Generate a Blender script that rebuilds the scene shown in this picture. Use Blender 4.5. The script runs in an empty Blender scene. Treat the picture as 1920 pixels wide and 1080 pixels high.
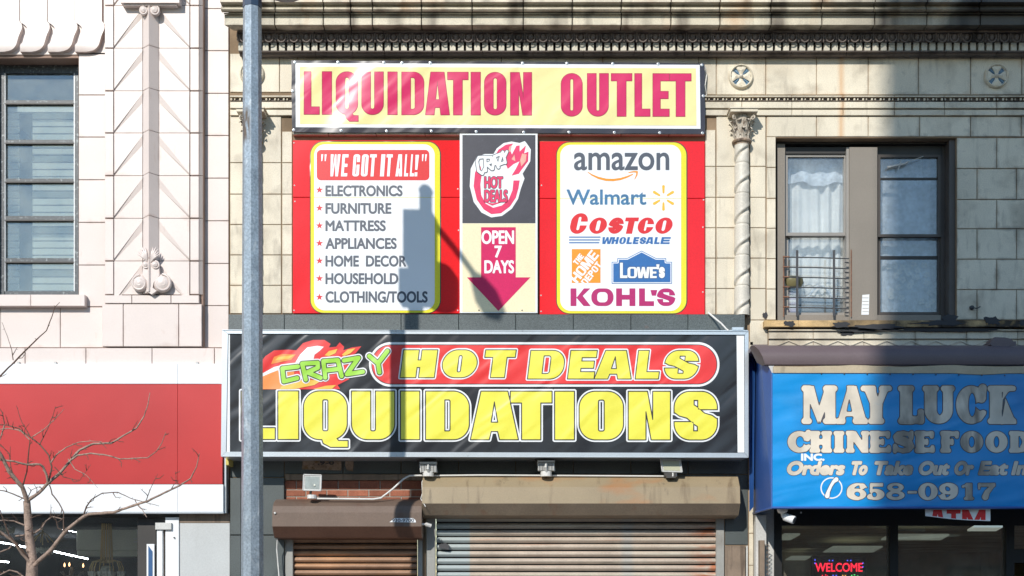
import bpy, math, random
import numpy as np
from mathutils import Vector, Euler

# ------------------------------------------------------------------ camera, sky, sun, exposure
SC = bpy.context.scene
COL = SC.collection
S = 0.006            # metres per photograph pixel on the facade plane
DC = 14.0            # camera distance from the facade
EYE = 1.65
HOR = 1120.0         # photograph row of the horizon
TX, TZ = 0.40, 0.67  # sun: per metre of depth a shadow moves right and down

cam_d = bpy.data.cameras.new('camera')
cam = bpy.data.objects.new('camera', cam_d)
COL.objects.link(cam)
cam.location = (0, -DC, EYE)
cam.rotation_euler = (math.radians(90), 0, 0)
cam_d.sensor_width = 36
cam_d.lens = 36 * DC / (1920 * S)
cam_d.shift_y = (HOR - 540) / 1920
cam_d.clip_end = 500
SC.camera = cam

sun_el = math.atan2(TZ, math.hypot(TX, 1))
w = bpy.data.worlds.new("World")
SC.world = w
w.use_nodes = True
wn = w.node_tree.nodes
bg = wn['Background']
sky = wn.new('ShaderNodeTexSky')
sky.sky_type = 'NISHITA'
sky.sun_disc = False
sky.sun_elevation = sun_el
sky.sun_rotation = math.atan2(-TX, -1)
sky.air_density = 1.4
sky.dust_density = 0.0
sky.ozone_density = 3.5
w.node_tree.links.new(sky.outputs[0], bg.inputs[0])
bg.inputs[1].default_value = 0.145

sl = bpy.data.lights.new('sun', 'SUN')
sl.energy = 3.9
sl.angle = math.radians(0.55)
sl.color = (1.0, 0.95, 0.87)
so = bpy.data.objects.new('sun', sl)
COL.objects.link(so)
so.rotation_euler = Vector((TX, 1, -TZ)).to_track_quat('-Z', 'Y').to_euler()

SC.view_settings.view_transform = 'Standard'
SC.view_settings.look = 'None'
SC.view_settings.gamma = 1
SC.view_settings.use_curve_mapping = False
SC.view_settings.exposure = 0.12
SC.cycles.max_bounces = 8
SC.cycles.transparent_max_bounces = 16

random.seed(7)
RND = random.Random(11)

# ------------------------------------------------------------------ helpers
def P(px, py, d=0.0):
    """photograph pixel seen at depth d in front of the facade -> world point"""
    k = S * (DC - d) / DC
    return ((px - 960) * k, -d, EYE + (HOR - py) * k)

def hexc(h):
    h = h.lstrip('#')
    v = [int(h[i:i + 2], 16) / 255 for i in (0, 2, 4)]
    return tuple(((c / 12.92) if c <= .04045 else ((c + .055) / 1.055) ** 2.4) for c in v)

def empty(name, loc, label, cat, group=None, kind=None):
    o = bpy.data.objects.new(name, None)
    o.empty_display_size = .1
    COL.objects.link(o)
    o.location = loc
    tag(o, label, cat, group, kind)
    return o

def tag(o, label=None, cat=None, group=None, kind=None):
    if label: o['label'] = label
    if cat: o['category'] = cat
    if group: o['group'] = group
    if kind: o['kind'] = kind
    return o

def world_loc(o):
    v = Vector(o.location)
    while o.parent:
        o = o.parent
        v += Vector(o.location)
    return v

def link(me, name, parent=None, loc=(0, 0, 0)):
    o = bpy.data.objects.new(name, me)
    COL.objects.link(o)
    if parent is not None:
        o.parent = parent
        o.location = Vector(loc) - world_loc(parent)
    else:
        o.location = loc
    return o

class MB:
    """mesh builder in world coordinates"""
    def __init__(self):
        self.v, self.f = [], []
    def add(self, vs, fs):
        n = len(self.v)
        self.v += [tuple(a) for a in vs]
        self.f += [tuple(i + n for i in f) for f in fs]
        return self
    def quad(self, a, b, c, d):
        return self.add([a, b, c, d], [(0, 1, 2, 3)])
    def box(self, x0, y0, z0, x1, y1, z1):
        vs = [(x0, y0, z0), (x1, y0, z0), (x1, y1, z0), (x0, y1, z0), (x0, y0, z1), (x1, y0, z1), (x1, y1, z1), (x0, y1, z1)]
        return self.add(vs, [(0, 1, 5, 4), (1, 2, 6, 5), (2, 3, 7, 6), (3, 0, 4, 7), (4, 5, 6, 7), (3, 2, 1, 0)])
    def pbox(self, px0, py0, px1, py1, df, db):
        """box whose front face (depth df) covers the pixel rectangle, going back to depth db"""
        a = P(px0, py0, df); b = P(px1, py1, df)
        return self.box(a[0], -df, b[2], b[0], -db, a[2])
    def cbox(self, px0, py0, px1, py1, df, db, c=.004, tilt=0):
        """same with chamfered front edges"""
        a = P(px0, py0, df); b = P(px1, py1, df)
        x0, x1, z0, z1 = a[0], b[0], b[2], a[2]
        yf, ym, yb = -df, -df + c, -db
        vs = [(x0 + c, yf, z0 + c), (x1 - c, yf - tilt, z0 + c), (x1 - c, yf - tilt, z1 - c), (x0 + c, yf, z1 - c),
              (x0, ym, z0), (x1, ym, z0), (x1, ym, z1), (x0, ym, z1),
              (x0, yb, z0), (x1, yb, z0), (x1, yb, z1), (x0, yb, z1)]
        return self.add(vs, [(0, 1, 2, 3), (4, 5, 1, 0), (5, 6, 2, 1), (6, 7, 3, 2), (7, 4, 0, 3),
                             (8, 9, 5, 4), (9, 10, 6, 5), (10, 11, 7, 6), (11, 8, 4, 7)])
    def prism(self, pts, df, db, dpersp=None):
        """polygon given in pixels at depth df extruded to db"""
        dp = df if dpersp is None else dpersp
        f = [P(x, y, dp) for x, y in pts]
        n = len(f)
        vs = [(p[0], -df, p[2]) for p in f] + [(p[0], -db, p[2]) for p in f]
        fs = [tuple(range(n)), tuple(range(2 * n - 1, n - 1, -1))]
        for i in range(n):
            j = (i + 1) % n
            fs.append((j, i, i + n, j + n))
        return self.add(vs, fs)
    def extrude_x(self, prof, x0, x1, caps=True, x0s=None):
        """profile of (y, z) points swept in x"""
        n = len(prof)
        x0s = x0s or [x0] * n
        vs = [(x0s[i], p[0], p[1]) for i, p in enumerate(prof)] + [(x1, p[0], p[1]) for p in prof]
        fs = [(i, i + n, (i + 1) % n + n, (i + 1) % n) for i in range(n - (0 if caps else 1))]
        if caps:
            fs += [tuple(range(n)), tuple(range(2 * n - 1, n - 1, -1))]
        return self.add(vs, fs)
    def tube(self, pts, rads, seg=8, caps=True):
        pts = [Vector(p) for p in pts]
        if not hasattr(rads, '__len__'): rads = [rads] * len(pts)
        rings = []
        up = None
        for i, p in enumerate(pts):
            if i == 0: t = pts[1] - pts[0]
            elif i == len(pts) - 1: t = pts[-1] - pts[-2]
            else: t = (pts[i + 1] - pts[i]).normalized() + (pts[i] - pts[i - 1]).normalized()
            if t.length < 1e-9: t = Vector((0, 0, 1))
            t.normalize()
            if up is None:
                up = Vector((0, 1, 0)) if abs(t.y) < .9 else Vector((1, 0, 0))
            a = t.cross(up)
            if a.length < 1e-6: a = t.cross(Vector((1, 0, .3)))
            a.normalize(); b = a.cross(t).normalized(); up = b if False else up
            rings.append([p + (a * math.cos(2 * math.pi * k / seg) + b * math.sin(2 * math.pi * k / seg)) * rads[i] for k in range(seg)])
        vs = [q for r in rings for q in r]
        fs = []
        for i in range(len(pts) - 1):
            for k in range(seg):
                k2 = (k + 1) % seg
                fs.append((i * seg + k, i * seg + k2, (i + 1) * seg + k2, (i + 1) * seg + k))
        if caps:
            fs.append(tuple(range(seg)))
            fs.append(tuple(range((len(pts) - 1) * seg + seg - 1, (len(pts) - 1) * seg - 1, -1)))
        return self.add(vs, fs)
    def lathe(self, prof, c, axis='z', seg=24, half=False):
        """prof: (radius, height) about centre c"""
        n = len(prof); vs = []; fs = []
        for r, h in prof:
            for k in range(seg):
                a = 2 * math.pi * k / seg
                if axis == 'z': vs.append((c[0] + r * math.cos(a), c[1] + r * math.sin(a), c[2] + h))
                else: vs.append((c[0] + r * math.cos(a), c[1] - h, c[2] + r * math.sin(a)))
        for i in range(n - 1):
            for k in range(seg):
                k2 = (k + 1) % seg
                fs.append((i * seg + k, i * seg + k2, (i + 1) * seg + k2, (i + 1) * seg + k))
        return self.add(vs, fs)
    def mesh(self, name, mat, origin=(0, 0, 0), smooth=False):
        me = bpy.data.meshes.new(name)
        ox, oy, oz = origin
        me.from_pydata([(x - ox, y - oy, z - oz) for x, y, z in self.v], [], self.f)
        me.materials.append(mat)
        if smooth:
            me.shade_smooth()
            try: me.set_sharp_from_angle(angle=math.radians(smooth if smooth is not True else 40))
            except Exception: pass
        me.update()
        return me
    def build(self, name, mat, parent=None, smooth=False, origin=None):
        if origin is None:
            origin = world_loc(parent) if parent is not None else (0, 0, 0)
        me = self.mesh(name, mat, origin, smooth)
        import bmesh
        bm = bmesh.new(); bm.from_mesh(me)
        bmesh.ops.recalc_face_normals(bm, faces=bm.faces)
        bm.to_mesh(me); bm.free()
        return link(me, name, parent, origin)

# ------------------------------------------------------------------ materials
def mat(name, col, rough=.6, var=.10, vscale=2.5, fine=.06, fscale=60, bump=0.0, bscale=60, rnd=0.0, metal=0.0,
        stains=(), wrinkle=None, spec=.5, coat=0.0, alpha=None, edge=()):
    """procedural material. stains: (colour, strength, scale, threshold, stretch_xyz, region) ; all in world position"""
    m = bpy.data.materials.new(name)
    m.use_nodes = True
    nt = m.node_tree; N = nt.nodes; L = nt.links
    b = N['Principled BSDF']
    if isinstance(col, str): col = hexc(col)
    geo = N.new('ShaderNodeNewGeometry')
    def noise(scale, detail=5, stretch=(1, 1, 1), rot=(0, 0, 0), dist=0, off=0):
        mp = N.new('ShaderNodeMapping')
        mp.inputs['Scale'].default_value = stretch
        mp.inputs['Location'].default_value = (off, off * .7, off * .3)
        if any(rot):
            m0 = N.new('ShaderNodeMapping'); m0.inputs['Rotation'].default_value = rot
            L.new(geo.outputs['Position'], m0.inputs[0]); L.new(m0.outputs[0], mp.inputs[0])
        else:
            L.new(geo.outputs['Position'], mp.inputs[0])
        n = N.new('ShaderNodeTexNoise')
        n.inputs['Scale'].default_value = scale
        n.inputs['Detail'].default_value = detail
        n.inputs['Distortion'].default_value = dist
        L.new(mp.outputs[0], n.inputs['Vector'])
        return n.outputs['Fac']
    def rng(x, a, b_, c, d):
        r = N.new('ShaderNodeMapRange')
        r.inputs[1].default_value = a; r.inputs[2].default_value = b_
        r.inputs[3].default_value = c; r.inputs[4].default_value = d
        L.new(x, r.inputs[0]); return r.outputs[0]
    def math_(op, a, b_):
        r = N.new('ShaderNodeMath'); r.operation = op
        for i, q in enumerate((a, b_)):
            if isinstance(q, (int, float)): r.inputs[i].default_value = q
            else: L.new(q, r.inputs[i])
        return r.outputs[0]
    k = math_('MULTIPLY', rng(noise(vscale), .3, .7, 1 - var, 1 + var), rng(noise(fscale, 3), .3, .7, 1 - fine, 1 + fine))
    if rnd:
        oi = N.new('ShaderNodeObjectInfo')
        k = math_('MULTIPLY', k, rng(oi.outputs['Random'], 0, 1, 1 - rnd, 1 + rnd))
    mul = N.new('ShaderNodeVectorMath'); mul.operation = 'SCALE'
    mul.inputs[0].default_value = col
    L.new(k, mul.inputs['Scale'])
    out = mul.outputs[0]
    sep = None
    for i, st in enumerate(stains):
        sc_, strength, scale, thr, stretch = st[:5]
        region = st[5] if len(st) > 5 else None
        f = rng(noise(scale, 6, stretch, off=3.1 * i + 1, dist=.3), thr, thr + .18, 0, strength)
        if region:
            if sep is None:
                sep = N.new('ShaderNodeSeparateXYZ'); L.new(geo.outputs['Position'], sep.inputs[0])
            for ax, lo, hi, soft in region:     # ax 0/2, range with soft edge
                a1 = rng(sep.outputs[ax], lo - soft, lo + soft, 0, 1)
                a2 = rng(sep.outputs[ax], hi - soft, hi + soft, 1, 0)
                f = math_('MULTIPLY', f, math_('MULTIPLY', a1, a2))
        mx = N.new('ShaderNodeMix'); mx.data_type = 'RGBA'
        L.new(f, mx.inputs['Factor']); L.new(out, mx.inputs['A'])
        mx.inputs['B'].default_value = (*(hexc(sc_) if isinstance(sc_, str) else sc_), 1)
        out = mx.outputs['Result']
    for (ecol, estr, ew, regx) in edge:     # dirt lodged along the edges of each block
        tc = N.new('ShaderNodeTexCoord'); sg = N.new('ShaderNodeSeparateXYZ'); L.new(tc.outputs['Generated'], sg.inputs[0])
        mx_ = math_('MINIMUM', sg.outputs[0], math_('SUBTRACT', 1.0, sg.outputs[0]))
        mz_ = math_('MINIMUM', math_('MULTIPLY', sg.outputs[2], .8), math_('MULTIPLY', math_('SUBTRACT', 1.0, sg.outputs[2]), 1.3))
        e_ = math_('ADD', math_('MINIMUM', mx_, mz_), math_('MULTIPLY', noise(5, 5, off=9 + ew * 50), .34))
        f = rng(e_, .10, .10 + ew, estr, 0)
        if regx:
            sx_ = N.new('ShaderNodeSeparateXYZ'); L.new(geo.outputs['Position'], sx_.inputs[0])
            f = math_('MULTIPLY', f, rng(sx_.outputs[0], regx[0], regx[1], 0, 1))
        mx = N.new('ShaderNodeMix'); mx.data_type = 'RGBA'
        L.new(f, mx.inputs['Factor']); L.new(out, mx.inputs['A']); mx.inputs['B'].default_value = (*hexc(ecol), 1)
        out = mx.outputs['Result']
    L.new(out, b.inputs['Base Color'])
    b.inputs['Roughness'].default_value = rough
    b.inputs['Metallic'].default_value = metal
    b.inputs['Specular IOR Level'].default_value = spec
    if coat:
        b.inputs['Coat Weight'].default_value = coat
        b.inputs['Coat Roughness'].default_value = .12
    nrm = None
    if bump:
        bp = N.new('ShaderNodeBump'); bp.inputs['Strength'].default_value = 1
        bp.inputs['Distance'].default_value = bump
        L.new(noise(bscale, 4), bp.inputs['Height'])
        nrm = bp.outputs[0]
    if wrinkle:
        for (dist_, scale, stretch, rot) in wrinkle:
            bp = N.new('ShaderNodeBump'); bp.inputs['Strength'].default_value = 1
            bp.inputs['Distance'].default_value = dist_
            L.new(noise(scale, 1.2, stretch, rot, dist=.5), bp.inputs['Height'])
            if nrm: L.new(nrm, bp.inputs['Normal'])
            nrm = bp.outputs[0]
    if nrm: L.new(nrm, b.inputs['Normal'])
    if alpha is not None: b.inputs['Alpha'].default_value = alpha
    return m

def glass(name, tint=(.8, .9, .9), refl=.25, rough=.02, wav=.0006, dust_haze=0, dcol=(.6, .66, .68)):
    m = bpy.data.materials.new(name); m.use_nodes = True
    nt = m.node_tree; N = nt.nodes; L = nt.links
    N.remove(N['Principled BSDF'])
    tr = N.new('ShaderNodeBsdfTransparent'); tr.inputs[0].default_value = (*tint, 1)
    gl = N.new('ShaderNodeBsdfGlossy'); gl.inputs['Roughness'].default_value = rough
    gl.inputs['Color'].default_value = (.95, .97, 1, 1)
    bp = N.new('ShaderNodeBump'); bp.inputs['Distance'].default_value = wav
    nz = N.new('ShaderNodeTexNoise'); nz.inputs['Scale'].default_value = 2.2
    g = N.new('ShaderNodeNewGeometry'); L.new(g.outputs['Position'], nz.inputs['Vector'])
    L.new(nz.outputs['Fac'], bp.inputs['Height']); L.new(bp.outputs[0], gl.inputs['Normal'])
    fr = N.new('ShaderNodeFresnel'); fr.inputs['IOR'].default_value = 1.5
    ad = N.new('ShaderNodeMath'); ad.operation = 'ADD'; ad.use_clamp = True
    L.new(fr.outputs[0], ad.inputs[0]); ad.inputs[1].default_value = refl
    mx = N.new('ShaderNodeMixShader')
    L.new(ad.outputs[0], mx.inputs[0]); L.new(tr.outputs[0], mx.inputs[1]); L.new(gl.outputs[0], mx.inputs[2])
    res = mx
    if dust_haze:
        df = N.new('ShaderNodeBsdfDiffuse'); df.inputs[0].default_value = (*dcol, 1)
        n2 = N.new('ShaderNodeTexNoise'); n2.inputs['Scale'].default_value = 4; n2.inputs['Detail'].default_value = 6
        L.new(g.outputs['Position'], n2.inputs['Vector'])
        r_ = N.new('ShaderNodeMapRange'); r_.inputs[1].default_value = .3; r_.inputs[2].default_value = .7
        r_.inputs[3].default_value = dust_haze * .5; r_.inputs[4].default_value = dust_haze * 1.5
        L.new(n2.outputs['Fac'], r_.inputs[0])
        res = N.new('ShaderNodeMixShader'); L.new(r_.outputs[0], res.inputs[0]); L.new(mx.outputs[0], res.inputs[1]); L.new(df.outputs[0], res.inputs[2])
    L.new(res.outputs[0], N['Material Output'].inputs[0])
    return m

def emit(name, col, st):
    m = bpy.data.materials.new(name); m.use_nodes = True
    b = m.node_tree.nodes['Principled BSDF']
    col = hexc(col) if isinstance(col, str) else col
    b.inputs['Base Color'].default_value = (*col, 1)
    b.inputs['Emission Color'].default_value = (*col, 1)
    b.inputs['Emission Strength'].default_value = st
    return m

BWR = [(.034, 2.2, (1, 1, .24), (0, math.radians(-38), 0)), (.009, 5.5, (1, 1, .26), (0, math.radians(-52), 0))]
def vinyl(name, col, rough=.3, amt=1.0, stains=(), var=.03, wr=None):
    wr = wr or BWR
    return mat(name, col, rough=rough, var=var, fine=.02, wrinkle=[(a * amt, b, c, d) for a, b, c, d in wr], stains=stains, spec=.6)

M = {}
M['cream'] = mat('cream_terracotta', (.70, .61, .57), rough=.42, var=.03, fine=.02, rnd=.02, bump=.0006, bscale=25, edge=[('#9a7258', .28, .10, None)],
                 stains=[('#b08a70', .35, 14, .66, (1, 1, .25)), ('#8a7a70', .5, 55, .72, (1, 1, 1))])
M['cream_joint'] = mat('cream_mortar', (.28, .19, .15), rough=.9, var=.2)
STONE_ST = [('#8f7248', .40, 1.6, .55, (1, 1, .3)), ('#6a5c48', .42, 2.6, .52, (1, 1, 1)), ('#54463a', .30, 9, .58, (1.5, 1, .3)), ('#3a2c22', .55, 5, .66, (1, 1, .25)),
            ('#c98b3c', .62, 5, .38, (1, 1, .12), [(0, 3.675, 3.725, .03), (2, 6.75, 7.8, .05)]),
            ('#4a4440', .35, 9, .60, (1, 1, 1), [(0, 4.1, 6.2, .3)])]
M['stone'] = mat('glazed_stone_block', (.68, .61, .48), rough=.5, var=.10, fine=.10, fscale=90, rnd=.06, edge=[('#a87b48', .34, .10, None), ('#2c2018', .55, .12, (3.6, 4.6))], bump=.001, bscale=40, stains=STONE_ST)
M['stone_joint'] = mat('stone_mortar', (.27, .19, .12), rough=.95, var=.3)
M['cornice'] = mat('cornice_stone', (.60, .54, .42), rough=.55, edge=[('#2c1e14', .7, .12, None)], var=.14, fine=.12, fscale=70, rnd=.06, bump=.0015, bscale=40,
                   stains=[('#3a2a1e', .8, 3.2, .50, (1, 1, .16)), ('#b9803c', .5, 2.0, .56, (1, 1, .3)), ('#1d1815', .88, 1.1, .30, (1, 1, .4), [(0, 4.0, 12, 1.0)])])  # last stain: dirt plus the shade of the right-hand stretch painted in
M['carved'] = mat('dark_carved_stone', (.155, .125, .11), rough=.8, var=.2, fine=.15, rnd=.08, stains=[('#191310', .75, 4, .5, (1, 1, .5))])  # carved bands toned darker than the cornice stone
M['dentil'] = mat('dentil_stone', (.56, .52, .43), rough=.7, var=.12, fine=.1, rnd=.08)
M['shaft'] = mat('column_stone', (.60, .56, .48), rough=.5, var=.08, fine=.1, fscale=60, rnd=.03, stains=[('#7a5a3c', .6, 6, .6, (1, 1, .3)), ('#3a3230', .4, 18, .64, (1, 1, .4))])
M['shaft_joint'] = mat('column_joint', (.12, .09, .07), rough=.9)
M['capital'] = mat('capital_stone', (.50, .44, .36), rough=.65, var=.2, vscale=12, fine=.2, stains=[('#4a3222', .8, 22, .52, (1, 1, 1))])
M['enamel'] = mat('blue_enamel', (.14, .24, .34), rough=.35, var=.25, vscale=20)
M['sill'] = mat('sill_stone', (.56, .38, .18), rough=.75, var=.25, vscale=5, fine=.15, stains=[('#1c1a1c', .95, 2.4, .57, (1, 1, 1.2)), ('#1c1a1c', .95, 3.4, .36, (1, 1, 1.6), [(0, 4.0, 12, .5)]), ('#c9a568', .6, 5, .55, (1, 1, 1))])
M['tar'] = mat('black_tar', (.035, .035, .04), rough=.7, var=.3)
M['granite'] = mat('dark_granite_tile', (.085, .10, .10), rough=.38, var=.12, fine=.45, fscale=120, rnd=.10, stains=[('#8a4a30', .5, 9, .70, (1, 1, 1))])
M['granite_joint'] = mat('granite_joint', (.25, .25, .23), rough=.9)
M['brick'] = mat('red_brick', (.30, .105, .06), rough=.85, var=.2, vscale=12, fine=.15, rnd=.22, bump=.002, bscale=90)
M['brick_mortar'] = mat('brick_mortar', (.38, .33, .28), rough=.95)
M['plaster'] = mat('old_plaster', (.33, .25, .19), rough=.9, var=.3, vscale=9, fine=.2, stains=[('#7a5a20', .8, 12, .5, (1, 1, 1)), ('#2a1c14', .8, 16, .56, (1, 1, 1))])
M['alu'] = mat('aluminium_frame', (.62, .67, .71), rough=.32, var=.06, fine=.05, metal=.55, stains=[('#2c3238', .4, 18, .66, (1, 1, 1))])
M['white_paint'] = mat('white_paint', (.80, .82, .83), rough=.35, var=.02, fine=.015)
M['white_panel'] = mat('white_sign_panel', (.80, .82, .84), rough=.25, var=.01, fine=.01)
M['red_panel'] = mat('red_sign_panel', (.49, .046, .044), rough=.27, var=.14, vscale=.6, fine=.02, wrinkle=[(.004, .9, (1, 1, 1), (0, 0, 0))])  # slow tone variation puts a gloss sheen into the red
M['bronze'] = mat('dark_window_frame', (.035, .032, .030), rough=.5, var=.2)
M['steel_frame'] = mat('steel_window_frame', (.055, .065, .075), rough=.45, var=.25, fine=.3, stains=[('#aab2b4', .8, 30, .56, (1, 1, 1))])
M['taupe'] = mat('taupe_aluminium', (.235, .205, .17), rough=.5, var=.06, fine=.12, fscale=90)
M['brown_frame'] = mat('dark_brown_window_frame', (.085, .07, .06), rough=.5, var=.15)
M['taupe_light'] = mat('taupe_window_sash', (.30, .28, .255), rough=.4, var=.08)
M['galv'] = mat('galvanised_steel', (.30, .355, .405), rough=.40, var=.14, vscale=7, fine=.28, fscale=55, metal=.35,
                stains=[('#d8dcdc', .5, 26, .57, (1, 1, .35)), ('#5a4630', .9, 9, .38, (3, 1, .6), [(0, -2.37, -2.29, .015), (2, 5.62, 5.93, .04)])])
M['pole_shade'] = mat('navy_pole_shade', (.03, .055, .10), rough=.4, var=.1)  # navy tone paints in the shadow at the pole top
M['lamp_grey'] = mat('lamp_grey', (.25, .27, .28), rough=.5)
M['bark'] = mat('pale_bark', (.33, .24, .19), rough=.85, var=.3, vscale=9, fine=.25, fscale=70, bump=.002, bscale=60, stains=[('#2e1f18', .8, 22, .54, (1, 1, 1))])
M['twig'] = mat('dark_twig', (.12, .075, .055), rough=.85, var=.25)
M['brown_hood'] = mat('brown_shutter_box', (.15, .105, .08), rough=.55, var=.10, vscale=3, fine=.14, fscale=100,
                      stains=[('#7d8790', .0, 3, .5, (1, 1, 1)), ('#5a3020', .5, 4, .58, (1, 1, .5)), ('#8a5630', .6, 6, .66, (1, 1, .4))], spec=.4)
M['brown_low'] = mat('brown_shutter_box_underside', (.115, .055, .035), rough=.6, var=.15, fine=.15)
M['tan_hood'] = mat('tan_shutter_box', (.30, .235, .145), rough=.5, var=.08, vscale=2, fine=.08, fscale=100,
                    stains=[('#8f826a', .8, 1.2, .52, (1, 1, 2)), ('#b06a2c', .6, 1.6, .56, (1, 1, 2)), ('#54402c', .6, 5, .57, (2, 1, .2)), ('#2e2018', .6, 11, .63, (1, 1, .4))])
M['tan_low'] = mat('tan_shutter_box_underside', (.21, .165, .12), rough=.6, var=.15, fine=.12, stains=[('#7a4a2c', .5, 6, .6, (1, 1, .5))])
M['slat_orange'] = mat('orange_brown_slat', (.34, .20, .125), rough=.5, var=.18, vscale=5, fine=.12, rnd=.06, stains=[('#d09a6a', .6, 4, .52, (.3, 1, 3)), ('#4a2212', .6, 6, .6, (.4, 1, 2))])
M['slat_pale'] = mat('pale_slat', (.48, .40, .325), rough=.42, var=.12, vscale=4, fine=.1, rnd=.05,
                     stains=[('#b9693a', .45, 5, .62, (.25, 1, 5)), ('#c2bfae', .6, 3, .55, (.3, 1, 2)), ('#2a1a12', .5, 7, .62, (.3, 1, 4)),
                             ('#a2b0b2', .85, .5, .0, (1, 1, 1), [(0, -1.2, -.475, .008)]), ('#92a2a8', .35, .5, .0, (1, 1, 1), [(0, 1.24, 1.36, .03)]),  # repaint patch, then a faint upright shadow painted onto the slats
                             ('#b4602c', .8, 5, .45, (.6, 1, 2), [(0, 2.05, 2.6, .12)])])
M['rail'] = mat('grey_guide_rail', (.30, .30, .28), rough=.5, var=.15, stains=[('#5a4434', .5, 8, .6, (1, 1, .3))])
M['pillar_brown'] = mat('weathered_brown_pillar', (.22, .165, .12), rough=.7, var=.25, vscale=5, stains=[('#2a1810', .7, 5, .55, (3, 1, .3)), ('#b08a6a', .6, 7, .62, (3, 1, .3))])
M['conduit'] = mat('white_conduit', (.66, .65, .62), rough=.45)
M['fixture'] = mat('pale_fixture_metal', (.55, .55, .53), rough=.45, var=.12, fine=.1)
M['fixture_dark'] = mat('dark_fixture_metal', (.06, .055, .05), rough=.5)
M['fix_glass'] = mat('frosted_lamp_glass', (.34, .38, .37), rough=.2, var=.15, vscale=20)
M['fix_led'] = mat('yellowed_lamp_glass', (.50, .50, .36), rough=.25, var=.08)
AWR = [(.028, 1.6, (.35, 1, 1.6), (0, math.radians(12), 0)), (.010, 5, (.25, 1, 1), (0, math.radians(15), 0))]
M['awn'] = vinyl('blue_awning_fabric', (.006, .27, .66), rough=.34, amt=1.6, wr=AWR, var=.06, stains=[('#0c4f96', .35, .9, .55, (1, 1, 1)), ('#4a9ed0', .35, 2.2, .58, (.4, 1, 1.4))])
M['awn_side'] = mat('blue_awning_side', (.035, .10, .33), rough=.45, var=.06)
M['awn_strip'] = mat('tan_awning_strip', (.46, .38, .26), rough=.6, var=.14, vscale=4, stains=[('#4c4438', .6, 5, .6, (1, 1, .5))])
M['awn_box'] = mat('plum_brown_roller_cover', (.135, .10, .105), rough=.5, var=.08, fine=.06)
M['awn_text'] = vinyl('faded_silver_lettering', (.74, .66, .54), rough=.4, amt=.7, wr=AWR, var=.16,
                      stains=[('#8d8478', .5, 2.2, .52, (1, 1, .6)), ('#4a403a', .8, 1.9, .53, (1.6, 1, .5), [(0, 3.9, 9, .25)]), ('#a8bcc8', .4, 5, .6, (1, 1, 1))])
M['awn_line'] = vinyl('dark_letter_edge', (.075, .07, .08), rough=.5, amt=.7, wr=AWR)
M['awn_white'] = mat('white_lettering', (.78, .80, .82), rough=.5, var=.02)
M['dark_in'] = mat('dark_interior', (.05, .055, .065), rough=.9, var=.3)
M['mid_in'] = mat('dim_interior_wall', (.14, .125, .105), rough=.9, var=.3, vscale=1.2)
M['black_frame'] = mat('black_shop_frame', (.012, .012, .012), rough=.5)
M['curtain'] = mat('white_curtain', (.80, .80, .78), rough=.8, var=.06)
M['lace'] = mat('lace_curtain', (.60, .66, .74), rough=.85, var=.2, vscale=6, fine=.3, fscale=18, stains=[('#ccd6dc', .8, 11, .56, (1, 1, 1))])
M['blind'] = mat('greenish_blind', (.66, .68, .62), rough=.6, var=.08)
M['glass_l'] = glass('window_glass', (.95, .98, .97), .09, dust_haze=.12, dcol=(.6, .66, .62))
M['glass_r'] = glass('bedroom_glass', (.97, .985, .99), .045, dust_haze=.13)
M['glass_shop'] = glass('shop_glass', (.90, .93, .93), .07, wav=.0002, dust_haze=.13, dcol=(.5, .45, .36))  # brown haze painted into the pane for the murky street reflection
M['glass_shop_left'] = glass('left_shop_glass', (.95, .97, .97), .03, wav=.0002, dust_haze=.012)
M['iron'] = mat('black_iron_bar', (.05, .05, .055), rough=.5, var=.2)
M['rust_iron'] = mat('rusty_iron', (.22, .10, .055), rough=.7, var=.3, vscale=30)
M['gold'] = mat('gold_chandelier_metal', (.85, .62, .26), rough=.4, metal=.1)
M['crystal'] = mat('crystal_drops', (.75, .76, .66), rough=.15, var=.3, vscale=40)
M['cabinet'] = mat('pale_green_cabinet', (.72, .76, .64), rough=.6)
M['tube'] = emit('white_led_tube', (.9, .95, 1), 26)
M['bulb'] = emit('warm_candle_bulb', (1, .55, .25), 4)
M['led_red'] = emit('red_led', (1, .02, .05), 2.6)
M['led_blue'] = emit('blue_led', (.10, .12, 1), 3)
M['led_green'] = emit('green_led', (.1, .9, .2), 2)
M['led_or'] = emit('orange_led', (1, .45, .1), 2)
M['ceil_panel'] = emit('ceiling_light_panel', (.74, .80, .66), .22)

# ------------------------------------------------------------------ signed distance lettering (all in photograph pixels, y down)
def sbox(X, Y, x0, y0, x1, y1, r=0):
    if hasattr(r, '__len__'):       # tl, tr, br, bl in a y-up frame
        cx, cy = (x0 + x1) / 2, (y0 + y1) / 2
        R = np.where(Y > cy, np.where(X < cx, r[0], r[1]), np.where(X < cx, r[3], r[2]))
    else:
        R = r
    qx = np.abs(X - (x0 + x1) / 2) - (x1 - x0) / 2 + R
    qy = np.abs(Y - (y0 + y1) / 2) - (y1 - y0) / 2 + R
    return np.hypot(np.maximum(qx, 0), np.maximum(qy, 0)) + np.minimum(np.maximum(qx, qy), 0) - R

def sell(X, Y, cx, cy, rx, ry):
    k = np.hypot((X - cx) / rx, (Y - cy) / ry)
    g = np.hypot((X - cx) / rx ** 2, (Y - cy) / ry ** 2) + 1e-6
    return np.clip(k * (k - 1) / g, -50, 50)

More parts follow.
